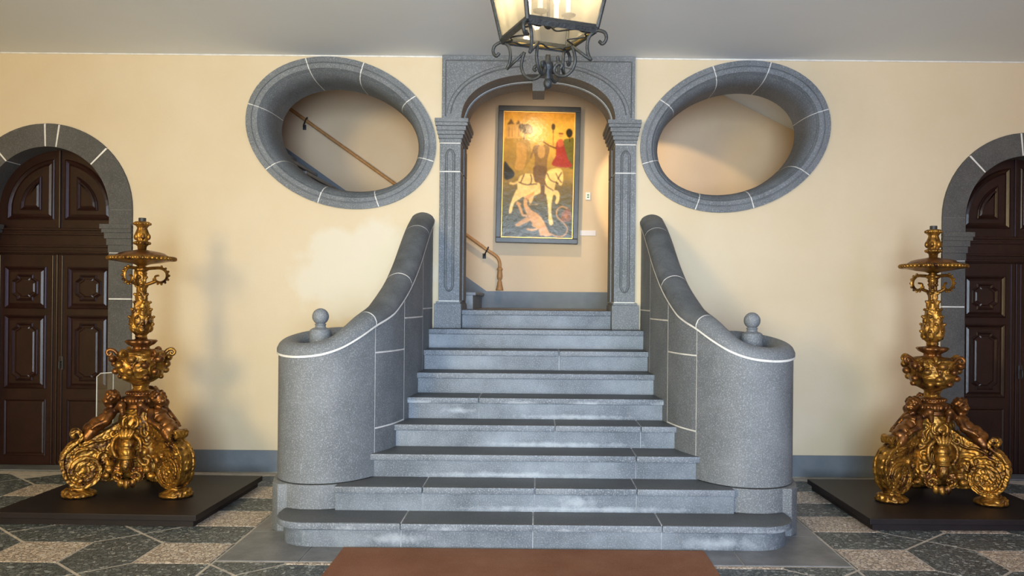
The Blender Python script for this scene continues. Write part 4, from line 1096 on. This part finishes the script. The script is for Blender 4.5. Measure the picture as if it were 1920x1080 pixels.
    for sgn in (-1, 1):       # carved volute rings and stems on both cheeks
        y = sgn*.047
        tube(lg, [(x, y, z) for x, z in spiral(.395, .195, .018, .092, 1.0, 1.7, 44, 1)], [.006+.008*k/44 for k in range(45)], 8)
        tube(lg, catmull([(.30, y, .24), (.30, y, .33), (.36, y, .36), (.44, y, .345), (.47, y, .30)], 6), .010, 8)
        tube(lg, catmull([(.16, y, .20), (.20, y, .30), (.27, y, .33), (.31, y, .28), (.27, y, .24), (.24, y, .27)], 6), .011, 8)
        tube(lg, catmull([(.18, y, .46), (.25, y, .42), (.33, y, .415), (.41, y, .38)], 6), .009, 8)
        for (x, z, r) in ((.395, .195, .024), (.42, .39, .016), (.24, .27, .018), (.16, .13, .026), (.23, .13, .022), (.47, .33, .014)): ell(lg, (x, y, z), (r, .014, r), 10, 6)
    for k in range(9):       # leafy ridge on the outside of the scroll
        t = k/8; x, z = bandp[60-10+int(t*32)]; ell(lg, (x+.012, 0, z+.006), (.022, .034, .022), 8, 6)
    leg_me = carve(lg, 'scroll_leg', G, .0048, .0032, 26, 1)
    ft = lathe(B(), [(.105, .0), (.122, .006), (.124, .020), (.096, .038), (.070, .050), (.062, .066), (.074, .078), (.05, .09)], 32, .425, 0)
    for k in range(5):
        a = -1.0 + k*.5; ell(ft, (.425+.088*math.cos(a), .088*math.sin(a), .030), (.036, .024, .028), 10, 7)
    foot_me = carve(ft, 'foot', G, .0055, .004, 22, 1)
    pu = B()                  # cherub, one continuous surface
    def cap(a, b, r0, r1, n=6):
        a, b = Vector(a), Vector(b)
        for k in range(n+1): ell(pu, a.lerp(b, k/n), r0+(r1-r0)*k/n, 12, 8)
    ell(pu, (.215, 0, .735), (.050, .046, .056)); ell(pu, (.236, 0, .716), (.034, .036, .034)); ell(pu, (.268, 0, .722), (.010, .009, .011))
    for sg in (-1, 1):
        ell(pu, (.250, sg*.020, .711), .016); ell(pu, (.214, sg*.047, .727), (.012, .008, .016)); ell(pu, (.258, sg*.017, .742), (.008, .012, .006))
    ell(pu, (.254, 0, .697), (.012, .014, .007)); ell(pu, (.246, 0, .683), .014)
    for k in range(26):
        a = k*2.4; h = k/26; rr = .052*math.sqrt(max(0, 1-(h*.95)**2))
        x, y = .205+rr*math.cos(a), rr*math.sin(a)
        if x > .240 and h < .55: continue
        ell(pu, (x, y, .738+.055*h), .017, 8, 6)
    cap((.205, 0, .69), (.212, 0, .645), .026, .032, 4)
    ell(pu, (.220, 0, .617), (.050, .066, .052)); ell(pu, (.255, 0, .570), (.056, .062, .056)); ell(pu, (.305, 0, .540), (.064, .066, .058)); ell(pu, (.350, 0, .508), (.058, .062, .054))
    for sg in (-1, 1):
        ell(pu, (.245, sg*.028, .632), (.022, .026, .02))
        cap((.212, sg*.066, .637), (.250, sg*.105, .572), .030, .024); cap((.250, sg*.105, .572), (.325, sg*.088, .540), .024, .018)
        for q in range(4): cap((.325, sg*(.074+.009*q), .540), (.348, sg*(.066+.010*q), .520), .009, .007, 3)
        cap((.322, sg*.076, .55), (.334, sg*.060, .556), .009, .007, 3)
        cap((.345, sg*.032, .490), (.378, sg*.036, .450), .046, .036)
        cap((.19, sg*.05, .63), (.15, sg*.11, .69), .022, .034, 5)          # stub of a wing
        cap((.15, sg*.11, .69), (.14, sg*.12, .62), .03, .018, 4)
    put_me = realize(pu, [('REMESH', {'mode': 'VOXEL', 'voxel_size': .0055}), ('SMOOTH', {'factor': .5, 'iterations': 3})], 'cherub', GR)
    ct = B()                  # cartouche
    ell(ct, (.215, 0, .395), (.062, .062, .050), 16, 12); ell(ct, (.235, 0, .335), (.056, .056, .058), 16, 12); ell(ct, (.248, 0, .245), (.046, .048, .070), 16, 12)
    lathe(ct, [(.05, .288), (.066, .292), (.066, .302), (.05, .306)], 20, .232, 0)
    for sg in (-1, 1):
        tube(ct, catmull([(.20, sg*.02, .475), (.225, sg*.055, .470), (.235, sg*.098, .43), (.240, sg*.108, .36), (.235, sg*.085, .30), (.225, sg*.11, .25), (.22, sg*.145, .24), (.215, sg*.155, .275), (.22, sg*.13, .285)], 6), .017, 8)
        tube(ct, catmull([(.24, sg*.035, .17), (.235, sg*.075, .185), (.23, sg*.10, .16), (.23, sg*.085, .13), (.235, sg*.065, .145)], 6), .014, 8)
        tube(ct, catmull([(.16, sg*.03, .60), (.175, sg*.055, .575), (.18, sg*.05, .53), (.19, sg*.02, .515), (.195, sg*.03, .54)], 6), .012, 8)
        tube(ct, catmull([(.17, sg*.08, .52), (.19, sg*.09, .47), (.20, sg*.125, .45), (.195, sg*.14, .48), (.19, sg*.12, .49)], 6), .013, 8)
        ell(ct, (.215, sg*.14, .20), (.03, .034, .03), 10, 8); ell(ct, (.20, sg*.17, .15), (.03, .034, .028), 10, 8); ell(ct, (.215, sg*.12, .335), (.02, .03, .035), 10, 8)
    for k in range(5):
        a = (k-2)*.35; tube(ct, catmull([(.205, 0, .43), (.262, .05*math.sin(a), .455), (.245, .095*math.sin(a), .475+.045*math.cos(a))], 5), .012, 6)
    for k in range(3): ell(ct, (.235, (k-1)*.045, .10), (.022, .026, .036), 10, 8)
    ell(ct, (.24, 0, .085), (.02, .02, .03), 10, 8)
    cart_me = carve(ct, 'cartouche', G, .0052, .0012, 24, 1)
    la = leafmesh(.13, .045, .8, 'apron_leaf', GR)
    for k in range(3):
        a = PI/2 + k*2*PI/3
        l_ = obj('scroll_leg', leg_me, None, c); l_.rotation_euler = (0, 0, a)
        obj('foot', foot_me, None, l_)
        p_ = obj('cherub', put_me, None, c); p_.rotation_euler = (0, 0, a)
        k_ = obj('cartouche', cart_me, None, c); k_.rotation_euler = (0, 0, a + PI/3)
        for q in (-.34, .34):
            o = obj('apron_leaf', la, None, c); aa = a + PI/3 + q
            o.location = (.20*math.cos(aa), .20*math.sin(aa), .215); o.rotation_euler = (0, PI-.25, aa)
    return c
cs1 = make_candlestick()
cs1.location = (-3.135, -1.16, .094); cs1.rotation_euler = (0, 0, math.radians(2))
tag(cs1, 'gilded carved candlestick with cherub feet beside the left door', 'candlestick', 'gilded baroque candlesticks')
cs2 = copy_tree(cs1)
cs2.location = (3.165, -1.12, .094); cs2.rotation_euler = (0, 0, math.radians(114))
tag(cs2, 'gilded carved candlestick with cherub feet beside the right door', 'candlestick', 'gilded baroque candlesticks')

# ------------------------------------------------------------------ mat and acrylic stand
mt = obj('floor_mat', bx(-1.235, 1.10, -7.4, -2.395, .0035, .016, bev=.004), M['mat']); tag(mt, 'brown carpet mat on the floor before the first step', 'mat')
ac = empty('acrylic_stand', (-3.815, -.42, 0)); tag(ac, 'clear acrylic sheet standing behind the left candlestick', 'stand')
pn = [(-.055, .0), (-.055, .915), (-.02, .945), (.09, .953), (.09, .0)]
obj('front_sheet', prism(B(), pn, -.004, .004, 'y'), M['acrylic'], ac)
obj('side_sheet', prism(B(), [(.09, .0), (.09, .953), (.30, .94), (.30, .0)], -.004, .004, 'y'), M['acrylic'], ac)
obj('edge_strip', tube(B(), [(-.055, 0, .004), (-.055, 0, .915), (-.02, 0, .945), (.09, 0, .953), (.30, 0, .94)], .005, 6), M['acr_edge'], ac)
obj('edge_strip', tube(B(), [(.09, 0, .004), (.09, 0, .953)], .004, 6), M['acr_edge'], ac)
obj('stand_foot', bx(-.05, .30, -.09, .09, .001, .008), M['acrylic'], ac)
